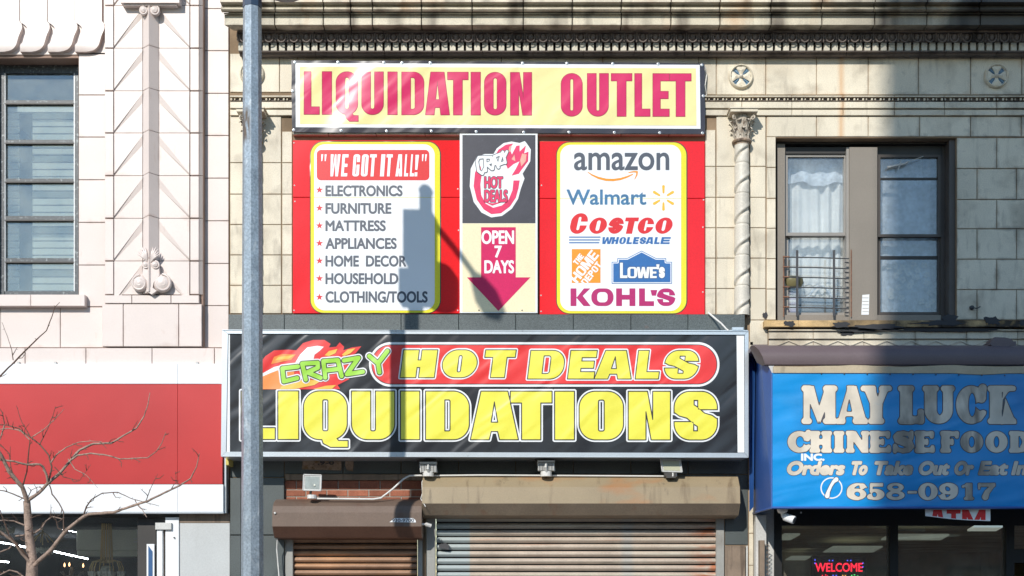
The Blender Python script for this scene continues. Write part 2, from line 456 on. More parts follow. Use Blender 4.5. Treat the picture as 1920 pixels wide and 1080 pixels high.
def spoly(X, Y, pts):
    d = np.full(X.shape, 1e9); s = np.zeros(X.shape, bool)
    n = len(pts)
    for i in range(n):
        x0, y0 = pts[i]; x1, y1 = pts[(i + 1) % n]
        ex, ey = x1 - x0, y1 - y0
        L2 = ex * ex + ey * ey
        if L2 < 1e-12: continue
        t = np.clip(((X - x0) * ex + (Y - y0) * ey) / L2, 0, 1)
        d = np.minimum(d, (X - x0 - t * ex) ** 2 + (Y - y0 - t * ey) ** 2)
        if abs(ey) > 1e-12:
            c = ((y0 <= Y) != (y1 <= Y)) & (X < x0 + (Y - y0) * ex / ey)
            s ^= c
    d = np.sqrt(d)
    return np.where(s, -d, d)

def spath(X, Y, pts, r):
    n = len(pts)
    rr = r if hasattr(r, '__len__') else [r] * n
    out = np.full(X.shape, 1e9)
    for i in range(n - 1):
        x0, y0 = pts[i]; x1, y1 = pts[i + 1]
        ex, ey = x1 - x0, y1 - y0
        t = np.clip(((X - x0) * ex + (Y - y0) * ey) / (ex * ex + ey * ey + 1e-9), 0, 1)
        out = np.minimum(out, np.hypot(X - x0 - t * ex, Y - y0 - t * ey) - (rr[i] + t * (rr[i + 1] - rr[i])))
    return out

def smin(a, b, k):
    if k <= 0: return np.minimum(a, b)
    h = np.clip(.5 + .5 * (b - a) / k, 0, 1)
    return b * (1 - h) + a * h - k * h * (1 - h)

mn, mxm = np.minimum, np.maximum

def heavy(ch, X, Y, w, h, s, b, R):
    """poster grotesque capitals"""
    B = lambda x0, y0, x1, y1, r=0: sbox(X, Y, x0, y0, x1, y1, r)
    if ch == 'I': return B(0, 0, w, h)
    if ch == 'L': return mn(B(0, 0, s, h), B(0, 0, w, b))
    if ch == 'T': return mn(B((w - s) / 2, 0, (w + s) / 2, h), B(0, h - b, w, h))
    if ch == 'E': return mn(mn(B(0, 0, s, h), B(0, 0, w, b)), mn(B(0, h - b, w, h), B(0, (h - b) / 2, w * .94, (h + b) / 2)))
    if ch == 'H': return mn(mn(B(0, 0, s, h), B(w - s, 0, w, h)), B(0, (h - b) / 2, w, (h + b) / 2))
    bb = b
    if ch in 'OQCGUDS': b = b * .74
    ri = max(R - s * .75, (w - 2 * s) * .3)
    ri = min(ri, (w - 2 * s) / 2 - .01)
    if ch in 'OQ':
        o = mxm(B(0, 0, w, h, R), -B(s, b, w - s, h - b, ri))
        if ch == 'Q': o = mn(o, spoly(X, Y, [(w * .38, b * .6), (w * .45, -h * .08), (w * .62, -h * .16), (w * 1.02, -h * .16), (w * 1.02, -h * .02), (w * .80, -h * .02), (w * .68, b * .8)]))
        return o
    if ch == 'C': return mxm(mxm(B(0, 0, w, h, R), -B(s, b, w - s, h - b, ri)), -B(w - s * 1.2, h * .40, w + 9, h * .60))
    if ch == 'G':
        o = mxm(mxm(B(0, 0, w, h, R), -B(s, b, w - s, h - b, ri)), -B(w - s * 1.2, h * .52, w + 9, h * .64))
        return mn(o, B(w * .52, h * .38, w, h * .54))
    if ch == 'U': return mxm(B(0, 0, w, h, (0, 0, R, R)), -B(s, b, w - s, h * 2, ri))
    if ch == 'D': return mxm(B(0, 0, w, h, (0, R, R, 0)), -B(s, b, w - s, h - b, (0, ri, ri, 0)))
    if ch == 'P':
        return mn(B(0, 0, s, h), mxm(B(0, h * .40, w, h, (0, R, R, 0)), -B(s, h * .40 + b, w - s, h - b, (0, ri, ri, 0))))
    if ch == 'A':
        a = spoly(X, Y, [(0, 0), (w * .22, h), (w * .78, h), (w, 0), (w - s * .98, 0), (w - s * 1.08, h * .17), (s * 1.08, h * .17), (s * .98, 0)])
        return mxm(a, -spoly(X, Y, [(w / 2 - max(w / 2 - s * 1.16, w * .07), h * .36), (w / 2, h * .78), (w / 2 + max(w / 2 - s * 1.16, w * .07), h * .36)]))
    if ch == 'N':
        return spoly(X, Y, [(0, 0), (0, h), (s * 1.0, h), (w - s * .92, h * .42), (w - s * .92, h), (w, h), (w, 0), (w - s * 1.0, 0), (s * .92, h * .58), (s * .92, 0)])
    if ch == 'M':
        return spoly(X, Y, [(0, 0), (0, h), (s * 1.35, h), (w / 2, h * .40), (w - s * 1.35, h), (w, h), (w, 0), (w - s, 0), (w - s, h * .62), (w / 2 + s * .4, 0), (w / 2 - s * .4, 0), (s, h * .62), (s, 0)])
    if ch == 'W':
        return spoly(X, Y, [(w * .12, 0), (0, h), (s, h), (w * .28, h * .34), (w * .41, h), (w * .59, h), (w * .72, h * .34), (w - s, h), (w, h), (w * .88, 0), (w * .60, 0), (w * .5, h * .56), (w * .40, 0)])
    if ch == 'K':
        return mn(B(0, 0, s, h), spoly(X, Y, [(s * .8, h * .36), (w - s * 1.15, h), (w * .98, h), (w * .60, h * .58), (w, 0), (w - s * 1.2, 0), (s * 1.2, h * .42), (s * .8, h * .6)]))
    if ch == 'S':
        top = spoly(X, Y, [(s * 1.02, h - b), (w - s, h - b), (w - s, h * .63), (w + 9, h * .63), (w + 9, h * .43), (w * .97, h * .44), (w * .88, h * .50), (w * .70, h * .545), (s * 1.25, h * .66), (s * 1.02, h * .72)])
        bot = spoly(w - X, h - Y, [(s * 1.02, h - b), (w - s, h - b), (w - s, h * .63), (w + 9, h * .63), (w + 9, h * .43), (w * .97, h * .44), (w * .88, h * .50), (w * .70, h * .545), (s * 1.25, h * .66), (s * 1.02, h * .72)])
        k = min(s * .25, 3)
        return mxm(mxm(B(0, 0, w, h, R), -(top + k * .2)), -(bot + k * .2))
    if ch == '!': return mn(spoly(X, Y, [(w * .18, h * .3), (0, h), (w, h), (w * .82, h * .3)]), B(w * .1, 0, w * .9, h * .20))
    if ch == "'": return spoly(X, Y, [(w * .2, h * .66), (0, h), (w, h), (w * .8, h * .66)])
    if ch == '"': return mn(spoly(X, Y, [(w * .1, h * .68), (0, h), (w * .42, h), (w * .32, h * .68)]), spoly(X, Y, [(w * .68, h * .68), (w * .58, h), (w, h), (w * .9, h * .68)]))
    return B(0, 0, w, h)

def serif(ch, X, Y, w, h, s, t, v, o, k):
    """fat rounded slab capitals: s stem, t thin stroke, v serif thickness, o serif overhang, k rounding"""
    r = v * .45
    B = lambda x0, y0, x1, y1, rr=0: sbox(X, Y, x0, y0, x1, y1, rr)
    def foot(x0, x1, y=0): return B(x0 - o, y, x1 + o, y + v, r)
    def stem(x0, s_=s, top=True, bot=True):
        a = B(x0, 0, x0 + s_, h, 1)
        if bot: a = smin(a, foot(x0, x0 + s_), k)
        if top: a = smin(a, foot(x0, x0 + s_, h - v), k)
        return a
    rs = lambda *a: [smin(a[0], q, k) if i else q for i, q in enumerate(a)]
    def U(*a):
        r_ = a[0]
        for q in a[1:]: r_ = smin(r_, q, k)
        return r_
    if ch in 'Il': return stem((w - s) / 2)
    if ch == '1': return U(B(w * .35, 0, w * .35 + s, h, 1), foot(w * .30, w * .40 + s), spath(X, Y, [(w * .15, h * .80), (w * .5, h * .9)], v * .5))
    if ch == 'H': return U(stem(o), stem(w - o - s), B(o + s * .5, h / 2 - t * .6, w - o - s * .5, h / 2 + t * .6))
    if ch == 'L': return U(stem(o), B(o, 0, w, t * 1.1, r), B(w - t * .9, 0, w, h * .38, r))
    if ch in 'EF':
        q = U(stem(o), B(o, h - t, w * .96, h, r), B(w * .96 - t * .8, h * .66, w * .96, h, r), B(o, h / 2 - t * .5, w * .68, h / 2 + t * .5, r), B(w * .68 - t * .5, h * .34, w * .68, h * .66, r))
        if ch == 'E': q = U(q, B(o, 0, w, t, r), B(w - t * .8, 0, w, h * .34, r))
        return q
    if ch == 'D':
        q = mxm(B(o, 0, w, h, (0, h * .48, h * .48, 0)), -sbox(X, Y, o + s, t, w - s, h - t, (0, h * .3, h * .3, 0)))
        return U(q, foot(o, o + s), foot(o, o + s, h - v))
    if ch in 'O0':
        return mxm(sell(X, Y, w / 2, h / 2, w / 2, h / 2 + .5), -sell(X, Y, w / 2, h / 2, w / 2 - s, h / 2 - t))
    if ch == 'C':
        q = mxm(sell(X, Y, w * .52, h / 2, w * .52, h / 2 + .5), -sell(X, Y, w * .55, h / 2, w * .55 - s, h / 2 - t))
        q = mxm(q, -spoly(X, Y, [(w * .55, h * .5), (w * 1.3, h * .78), (w * 1.3, h * .34), (w * .86, h * .30)]))
        return U(q, spath(X, Y, [(w * .88, h * .66), (w * .92, h * .95)], t * .6), spath(X, Y, [(w * .80, h * .14), (w * .93, h * .28)], t * .45))
    if ch == 'U':
        q = mxm(B(o, 0, w - o, h, (0, 0, w * .42, w * .42)), -sbox(X, Y, o + s, t * 1.1, w - o - s * .8, h * 2, (0, 0, w * .2, w * .2)))
        return U(q, foot(o, o + s, h - v), foot(w - o - s * .8, w - o, h - v))
    if ch == 'N':
        return U(stem(o, s * .75, True, True), B(w - o - s * .7, 0, w - o, h, 1), foot(w - o - s * .7, w - o, h - v), spoly(X, Y, [(o * .6, h), (o + s * 1.1, h), (w - o, h * .1), (w - o, 0), (w - o - s * .8, 0)]))
    if ch == 'M':
        m = w / 2
        return U(stem(o, s * .5), stem(w - o - s * .85, s * .85), spoly(X, Y, [(o, h), (o + s * .85, h), (m + s * .12, h * .26), (m - s * .12, h * .02)]), spoly(X, Y, [(w - o - s * .1, h), (w - o - s * .8, h), (m - s * .15, h * .30), (m + s * .05, h * .02)]))
    if ch == 'A':
        q = U(spoly(X, Y, [(o * .9, 0), (w * .40, h), (w * .56, h), (w * .40, h * .62), (o + s * .55, 0)]), spoly(X, Y, [(w * .36, h), (w * .64, h), (w - o * .6, 0), (w - o - s * .95, 0)]), B(w * .28, h * .20, w * .72, h * .20 + t * .62))
        return U(q, foot(o, o + s * .5), foot(w - o - s * .95, w - o * 1.2))
    if ch == 'Y':
        q = U(B((w - s) / 2, 0, (w + s) / 2, h * .5, 1), foot((w - s) / 2, (w + s) / 2), spoly(X, Y, [(o, h), (o + s, h), (w * .62, h * .42), (w * .36, h * .42)]), spoly(X, Y, [(w - o, h), (w - o - s * .7, h), (w * .46, h * .42), (w * .64, h * .42)]))
        return U(q, foot(o, o + s * .9, h - v), foot(w - o - s * .7, w - o, h - v))
    if ch == 'K':
        q = U(stem(o), spoly(X, Y, [(o + s, h * .38), (w - o - s * .9, h), (w - o - s * .2, h), (o + s, h * .60)]), spoly(X, Y, [(o + s * 1.3, h * .55), (w * .62, h * .66), (w - o * .2, 0), (w - o - s * 1.1, 0)]))
        return U(q, foot(w - o - s * .95, w - o * 1.4, h - v), foot(w - o - s, w - o * 1.2))
    if ch == 'S':
        pts = [(.84, .74), (.76, .86), (.50, .92), (.26, .86), (.18, .74), (.26, .62), (.50, .53), (.74, .43), (.84, .29), (.74, .14), (.48, .07), (.24, .13), (.14, .26)]
        rr = [t * .4, t * .4, t * .5, t * .6, s * .42, s * .52, s * .55, s * .52, s * .42, t * .6, t * .5, t * .4, t * .4]
        q = spath(X, Y, [(a * w, b_ * h) for a, b_ in pts], rr)
        return U(q, spath(X, Y, [(w * .88, h * .68), (w * .88, h * .96)], t * .4), spath(X, Y, [(w * .10, h * .32), (w * .10, h * .04)], t * .4))
    if ch in '69':
        if ch == '9': X = w - X; Y = h - Y
        q = mxm(sell(X, Y, w / 2, h * .33, w / 2, h * .34), -sell(X, Y, w * .53, h * .31, w / 2 - s, h * .33 - t))
        c = mxm(sell(X, Y, w * .56, h * .5, w * .56, h * .5), -sell(X, Y, w * .66, h * .52, w * .66 - s, h * .5 - t))
        c = mxm(c, -spoly(X, Y, [(w * .60, -5), (w * .60, h * .74), (w * 1.4, h * .74), (w * 1.4, -5)]))
        return U(q, c, spath(X, Y, [(w * .80, h * .80), (w * .82, h * .82)], t * 1.1))
    if ch == '8':
        a = mxm(sell(X, Y, w / 2, h * .27, w / 2, h * .28), -sell(X, Y, w / 2, h * .27, w / 2 - s * .8, h * .27 - t))
        b_ = mxm(sell(X, Y, w / 2, h * .75, w * .45, h * .26), -sell(X, Y, w / 2, h * .76, w * .45 - s * .75, h * .25 - t))
        return mn(a, b_)
    if ch == '5':
        a = mxm(sell(X, Y, w * .48, h * .32, w * .5, h * .33), -sell(X, Y, w * .40, h * .31, w * .52 - s, h * .31 - t))
        a = mxm(a, -B(-9, h * .16, w * .22, h * .60))
        return U(a, spath(X, Y, [(w * .22, h * .5), (w * .24, h * .9)], t * .5), B(w * .18, h * .80, w * .90, h, 1), spath(X, Y, [(w * .14, h * .18), (w * .16, h * .2)], t))
    if ch == '7':
        return U(B(w * .02, h * .80, w, h, 1), spath(X, Y, [(w * .90, h * .88), (w * .52, h * .45), (w * .42, s * .45)], [t * .6, s * .4, s * .5]), spath(X, Y, [(w * .06, h * .92), (w * .06, h * .68)], t * .4))
    if ch == '-': return B(0, h * .38, w, h * .52, 1)
    return B(0, 0, w, h)

def contours(F, x0, y0, g):
    ny, nx = F.shape
    ins = F < 0
    c = ins[:-1, :-1].astype(int) + 2 * ins[:-1, 1:] + 4 * ins[1:, 1:] + 8 * ins[1:, :-1]
    js, is_ = np.nonzero((c > 0) & (c < 15))
    nxt = {}
    def hk(j, i): return (j * nx + i) * 2
    def vk(j, i): return (j * nx + i) * 2 + 1
    T = {1: [('l', 't')], 2: [('t', 'r')], 3: [('l', 'r')], 4: [('r', 'b')], 5: [('l', 't'), ('r', 'b')], 6: [('t', 'b')], 7: [('l', 'b')],
         8: [('b', 'l')], 9: [('b', 't')], 10: [('t', 'r'), ('b', 'l')], 11: [('b', 'r')], 12: [('r', 'l')], 13: [('r', 't')], 14: [('t', 'l')]}
    for j, i in zip(js.tolist(), is_.tolist()):
        E = {'t': hk(j, i), 'b': hk(j + 1, i), 'l': vk(j, i), 'r': vk(j, i + 1)}
        for a, b in T[int(c[j, i])]:
            nxt[E[a]] = E[b]
    loops = []
    while nxt:
        st, cur = nxt.popitem()
        loop = [st]
        while cur != st and cur in nxt:
            loop.append(cur); cur = nxt.pop(cur)
        pts = []
        for e in loop:
            j, i = divmod(e // 2, nx)
            if e & 1:
                a, b = F[j, i], F[j + 1, i]; t = a / (a - b); pts.append((x0 + i * g, y0 + (j + t) * g))
            else:
                a, b = F[j, i], F[j, i + 1]; t = a / (a - b); pts.append((x0 + (i + t) * g, y0 + j * g))
        pts = simplify(pts, g * .16)
        if len(pts) >= 3: loops.append(pts)
    return loops

def simplify(pts, tol):
    n = len(pts)
    if n < 5: return pts
    A = np.array(pts)
    far = int(np.argmax(((A - A[0]) ** 2).sum(1)))
    def rdp(lo, hi):
        keep = []
        st = [(lo, hi)]
        while st:
            a, b = st.pop()
            if b - a < 2: continue
            p, q = A[a], A[b % n]
            seg = A[a + 1:b]
            d = q - p; L = math.hypot(*d)
            if L < 1e-9: dist = np.hypot(*(seg - p).T)
            else: dist = np.abs((seg[:, 0] - p[0]) * d[1] - (seg[:, 1] - p[1]) * d[0]) / L
            k = int(np.argmax(dist))
            if dist[k] > tol:
                m = a + 1 + k; keep.append(m); st.append((a, m)); st.append((m, b))
        return keep
    idx = sorted(set([0, far] + rdp(0, far) + rdp(far, n)))
    return [tuple(A[i]) for i in idx]

def flat_mesh(loops, d, name, mt, parent, surf=None):
    """filled flat shape from pixel loops at depth d"""
    cu = bpy.data.curves.new('outline', 'CURVE'); cu.dimensions = '2D'; cu.fill_mode = 'BOTH'
    for lp in loops:
        sp = cu.splines.new('POLY'); sp.points.add(len(lp) - 1)
        co = []
        for x, y in lp:
            p = P(x, y, d); co += [p[0], p[2], 0, 1]
        sp.points.foreach_set('co', co); sp.use_cyclic_u = True
    ob = bpy.data.objects.new('outline', cu)
    COL.objects.link(ob)
    me = bpy.data.meshes.new_from_object(ob)
    bpy.data.objects.remove(ob); bpy.data.curves.remove(cu)
    n = len(me.vertices); co = np.empty(n * 3); me.vertices.foreach_get('co', co); co = co.reshape(-1, 3)
    o = world_loc(parent) if parent is not None else Vector((0, 0, 0))
    new = np.stack([co[:, 0] - o.x, np.full(n, -d) - o.y, co[:, 1] - o.z], 1)
    me.vertices.foreach_set('co', new.ravel())
    me.materials.clear(); me.materials.append(mt)
    me.name = name; me.update()
    # make faces look at the street
    if len(me.polygons) and sum(p.normal.y for p in me.polygons) > 0: me.flip_normals()
    return link(me, name, parent, o)

class Art:
    """distance field over a pixel window"""
    def __init__(self, x0, y0, x1, y1, g=.5, pad=8):
        self.x0, self.y0, self.g = x0 - pad, y0 - pad, g
        nx = int((x1 - x0 + 2 * pad) / g) + 1; ny = int((y1 - y0 + 2 * pad) / g) + 1
        self.X, self.Y = np.meshgrid(self.x0 + np.arange(nx) * g, self.y0 + np.arange(ny) * g)
        self.F = np.full(self.X.shape, 60.0)
    def put(self, f, win=None, k=0):
        if win:
            a, b, c, d = win
            i0 = max(0, int((a - self.x0) / self.g)); i1 = min(self.F.shape[1], int((c - self.x0) / self.g) + 1)
            j0 = max(0, int((b - self.y0) / self.g)); j1 = min(self.F.shape[0], int((d - self.y0) / self.g) + 1)
            if i1 <= i0 or j1 <= j0: return self
            sl_ = (slice(j0, j1), slice(i0, i1))
            self.F[sl_] = np.minimum(self.F[sl_], f(self.X[sl_], self.Y[sl_]))
        else:
            self.F = np.minimum(self.F, f(self.X, self.Y))
        return self
    def cut(self, f):
        self.F = np.maximum(self.F, -f(self.X, self.Y)); return self
    def emit(self, name, mt, d, parent, iso=0.0, split=None):
        F = self.F - iso
        F = np.where(F == 0, 1e-6, F)
        F[0, :] = F[-1, :] = F[:, 0] = F[:, -1] = 5
        lp = contours(F, self.x0, self.y0, self.g)
        if not lp: return None
        if not split: return flat_mesh(lp, d, name, mt, parent)
        info = []
        for l in lp:
            a = np.array(l); area = .5 * float(np.sum(a[:, 0] * np.roll(a[:, 1], -1) - np.roll(a[:, 0], -1) * a[:, 1]))
            info.append((l, area, a.min(0), a.max(0)))
        big = max(info, key=lambda q: abs(q[1]))
        outer = [q for q in info if q[1] * big[1] > 0]; holes = [q for q in info if q[1] * big[1] <= 0]
        res = None
        for l, ar, lo, hi in outer:
            g_ = [l] + [h[0] for h in holes if (h[2] >= lo).all() and (h[3] <= hi).all()]
            res = flat_mesh(g_, d, split if isinstance(split, str) else name, mt, parent)
        return res

def word_heavy(art, text, spans, y0, y1, s, b, R, shear=0, skew=0, margin=10):
    """spans: x ranges per letter; baseline y1, cap line y0; skew: baseline rise per px"""
    h = y1 - y0
    for ch, sp in zip(text, spans):
        x0, x1 = sp[0], sp[1]
        top = sp[2] if len(sp) > 2 else y0
        hh = y1 - top
        dy = skew * ((x0 + x1) / 2 - spans[0][0])
        ww = x1 - x0 - shear * hh
        ss = min(s, ww * .46) if ch != 'I' else ww
        def f(X, Y, ch=ch, x0=x0, ww=ww, ss=ss, hh=hh, dy=dy):
            yy = (y1 + dy) - Y
            return heavy(ch, X - x0 - shear * yy, yy, ww, hh, ss, b * hh / h, min(R, ww * .5))
        art.put(f, (x0 - margin - abs(shear) * hh, top + dy - margin - h * .1, x1 + margin + abs(shear) * hh, y1 + dy + margin + h * .25))

def word_serif(art, text, spans, y0, y1, s, t, v, o, k=2.5, shear=0, margin=8):
    for ch, sp in zip(text, spans):
        x0, x1 = sp[0], sp[1]
        top = sp[2] if len(sp) > 2 else y0
        hh = y1 - top
        def f(X, Y, ch=ch, x0=x0, x1=x1, hh=hh):
            yy = y1 - Y
            return serif(ch, X - x0 - shear * yy, yy, x1 - x0, hh, s, t, v, o, k)
        art.put(f, (x0 - margin - 6, top - margin, x1 + margin + 6, y1 + margin))

def font_loops(text):
    cu = bpy.data.curves.new('text_outline', 'FONT'); cu.body = text; cu.size = 100
    ob = bpy.data.objects.new('text_outline', cu); COL.objects.link(ob)
    bpy.context.view_layer.update()
    c2 = ob.to_curve(bpy.context.evaluated_depsgraph_get())
    loops = []
    for sp in c2.splines:
        bp = sp.bezier_points; n = len(bp)
        if n < 2: continue
        pts = []
        for i in range(n):
            a, b = bp[i], bp[(i + 1) % n]
            p0, p1, p2, p3 = a.co, a.handle_right, b.handle_left, b.co
            ctl = (p1 - p0).length + (p2 - p1).length + (p3 - p2).length
            m = 1 if ctl - (p3 - p0).length < .05 else 5
            for q in range(m):
                t = q / m; u = 1 - t
                v = p0 * u ** 3 + p1 * 3 * u * u * t + p2 * 3 * u * t * t + p3 * t ** 3
                pts.append((v.x, v.y))
        loops.append(np.array(pts))
    ob.to_curve_clear()
    bpy.data.objects.remove(ob); bpy.data.curves.remove(cu)
    return loops

def word_font(art, text, x0, x1, ycap, ybase, shear=0, ref=None, margin=5, rot=None):
    """built-in sans fitted: cap height of `ref` letters between ycap and ybase, total width x0..x1"""
    L = font_loops(text)
    R = font_loops(ref or 'H')
    hy = max(l[:, 1].max() for l in R)
    sy = (ybase - ycap) / hy
    xa = min(l[:, 0].min() for l in L); xb = max(l[:, 0].max() for l in L)
    sx = (x1 - x0) / (xb - xa)
    D = art.F.copy(); IN = np.zeros(D.shape, bool)
    for l in L:
        px = x0 + (l[:, 0] - xa) * sx + shear * l[:, 1] * sy
        py = ybase - l[:, 1] * sy
        if rot:
            cx, cy, an = rot
            ca, sa = math.cos(an), math.sin(an)
            px, py = cx + (px - cx) * ca - (py - cy) * sa, cy + (px - cx) * sa + (py - cy) * ca
        i0 = max(0, int((px.min() - margin - art.x0) / art.g)); i1 = min(D.shape[1], int((px.max() + margin - art.x0) / art.g) + 1)
        j0 = max(0, int((py.min() - margin - art.y0) / art.g)); j1 = min(D.shape[0], int((py.max() + margin - art.y0) / art.g) + 1)
        if i1 <= i0 or j1 <= j0: continue
        w_ = (slice(j0, j1), slice(i0, i1))
        f = spoly(art.X[w_], art.Y[w_], list(zip(px.tolist(), py.tolist())))
        D[w_] = np.minimum(D[w_], np.abs(f)); IN[w_] ^= f < 0
    art.F = np.where(IN, -np.abs(D), D)

def rrect(x0, y0, x1, y1, r, n=8):
    pts = []
    for cx, cy, a0 in ((x1 - r, y0 + r, -90), (x1 - r, y1 - r, 0), (x0 + r, y1 - r, 90), (x0 + r, y0 + r, 180)):
        for i in range(n + 1):
            a = math.radians(a0 + 90 * i / n)
            pts.append((cx + r * math.cos(a), cy + r * math.sin(a)))
    return pts

# ------------------------------------------------------------------ ground and street
def ground_sheet(name, x0, y0, x1, y1, z, mt, th=None):
    m = MB()
    if th: m.box(x0, y0, z - th, x1, y1, z)
    else: m.quad((x0, y0, z), (x1, y0, z), (x1, y1, z), (x0, y1, z))
    return tag(m.build(name, mt), kind='structure')
M['asphalt'] = mat('asphalt', (.055, .055, .057), rough=.9, var=.2, vscale=1)
M['concrete'] = mat('pavement_concrete', (.22, .21, .20), rough=.85, var=.12, vscale=1, bump=.001)
M['lane'] = mat('road_paint', (.7, .7, .66), rough=.7, var=.15)
ground_sheet('ground', -150, -150, 150, 150, -.16, M['concrete'])
ground_sheet('road', -120, -19.0, 120, -4.6, -.14, M['asphalt'])
ground_sheet('pavement', -60, -4.45, 60, .35, 0, M['concrete'], .15)
ground_sheet('pavement', -60, -23.9, 60, -19.15, 0, M['concrete'], .15)
ground_sheet('kerb', -60, -4.6, 60, -4.453, .005, M['concrete'], .16)
ground_sheet('kerb', -60, -19.147, 60, -19.0, .005, M['concrete'], .16)
for i in range(12):
    ground_sheet('road_marking', -44 + i * 8, -11.9, -41 + i * 8, -11.75, -.135, M['lane'])

# buildings on the other side of the street: the tall one throws the soft shade on the right half
def far_building(name, x0, x1, y0, depth, h, wallmat, label, floors, bays):
    r = empty(name, ((x0 + x1) / 2, y0 - depth / 2, 0), label, 'building')
    MB().box(x0, y0 - depth, 0, x1, y0, h).build('wall', wallmat, r)
    MB().box(x0 - .2, y0 - depth - .2, h, x1 + .2, y0 + .2, h + .4).build('cornice', M['concrete'], r)
    fw = (x1 - x0) / bays; fh = h / floors
    me = sm = None
    for a in range(bays):
        for f in range(floors):
            cx = x0 + (a + .5) * fw; z = f * fh + fh * .3
            if me is None:
                me = MB().box(-fw * .25, -.02, 0, fw * .25, .03, fh * .5).mesh('window', M['bronze'])
                sm = MB().box(-fw * .22, .031, fh * .04, fw * .22, .045, fh * .46).mesh('pane', M['far_glass'])
            wo = link(me, 'window', r, (cx, y0, z)); link(sm, 'pane', wo, (cx, y0, z))
    return r
M['far_brick'] = mat('far_brick_wall', (.24, .13, .09), rough=.9, var=.15, vscale=1)
M['far_tan'] = mat('far_tan_wall', (.26, .22, .18), rough=.9, var=.1, vscale=1)
M['far_glass'] = mat('far_window_glass', (.05, .06, .07), rough=.1)
far_building('tall_building', -5.5, .4, -24.2, 9, 27, M['far_brick'], 'tall narrow brown brick building across the street casting the shade', 8, 3)
far_building('low_building', -30, -9, -25, 10, 7.5, M['far_tan'], 'low wide tan building across the street left of the tall one', 2, 7)
far_building('corner_building', 2.5, 30, -25, 10, 6.6, M['far_brick'], 'low wide brick building across the street right of the tall one', 2, 8)

# ------------------------------------------------------------------ cream terracotta building (left)
CB = empty('cream_building', (-6, 0, 0), 'cream terracotta building with zigzag pilaster and dark steel window beside the pole', 'building')
def wall_rects(x0, y0, x1, y1, holes, df, db, name, mt, parent):
    """slab with rectangular holes given in facade pixels"""
    xs = sorted({x0, x1} | {h[0] for h in holes} | {h[2] for h in holes}); ys = sorted({y0, y1} | {h[1] for h in holes} | {h[3] for h in holes})
    m = MB()
    for j in range(len(ys) - 1):
        run = None
        for i in range(len(xs) - 1):
            cx, cy = (xs[i] + xs[i + 1]) / 2, (ys[j] + ys[j + 1]) / 2
            solid = not any(h[0] < cx < h[2] and h[1] < cy < h[3] for h in holes) and x0 < cx < x1 and y0 < cy < y1
            if solid:
                if run is None: run = xs[i]
                e = xs[i + 1]
            if (not solid or i == len(xs) - 2) and run is not None:
                a = P(run, ys[j]); b = P(e, ys[j + 1])
                m.box(a[0], -df, b[2], b[0], -db, a[2]); run = None
    return m.build(name, mt, parent)
def gp(py): return (1120 - py) * S + EYE
GY = 1120 + EYE / S        # pixel row of the ground on the facade plane
wall_rects(-560, -420, 428.5, GY, [(-22, 108, 147, 552), (-480, 955, 335, GY - 5)], -.012, -.34, 'wall', M['cream_joint'], CB)

def block(px0, py0, px1, py1, df, db, mt, parent, name='block', gap=.6, c=.0035, tilt=0, label=None):
    o = MB().cbox(px0 + gap, py0 + gap, px1 - gap, py1 - gap, df, db, c, tilt).build(name, mt, parent)
    if label: o['label'] = label
    return o
# right strip of the cream wall and the strip between window and pilaster
ys = [-68, 16, 95, 175, 254, 334, 414, 494, 573, 652]
for a, b in zip(ys[:-1], ys[1:]): block(377, a, 429, b, 0, -.012, M['cream'], CB)
ys = [98, 178, 257, 337, 417, 497, 575]
for a, b in zip(ys[:-1], ys[1:]): block(147, a, 205, b, 0, -.012, M['cream'], CB)
for a, b in ((-550, -390), (-390, -250), (-250, -130), (-130, 0), (0, 113), (113, 205)): block(a, 575.5, b, 652, 0, -.012, M['cream'], CB)
for a, b in ((-550, -390), (-390, -250), (-250, -130), (-130, 47), (47, 161), (161, 285), (285, 402), (402, 429)): block(a, 652, b, 684, .105, -.012, M['cream'], CB)
for a, b in ((-550, -130), (-130, 90), (90, 250), (250, 429)): block(a, 684, b, 955, .0, -.012, M['cream'], CB)
block(-550, -68, -70, 103, 0, -.012, M['cream'], CB)
block(-70, -68, 203, 103, 0, -.012, M['cream'], CB)
for a, b in zip([98, 178, 257, 337, 417, 497], [178, 257, 337, 417, 497, 575]): block(-88, a, -23, b, 0, -.012, M['cream'], CB); block(-230, a, -88, b, 0, -.012, M['cream'], CB); block(-390, a, -230, b, 0, -.012, M['cream'], CB); block(-550, a, -390, b, 0, -.012, M['cream'], CB)

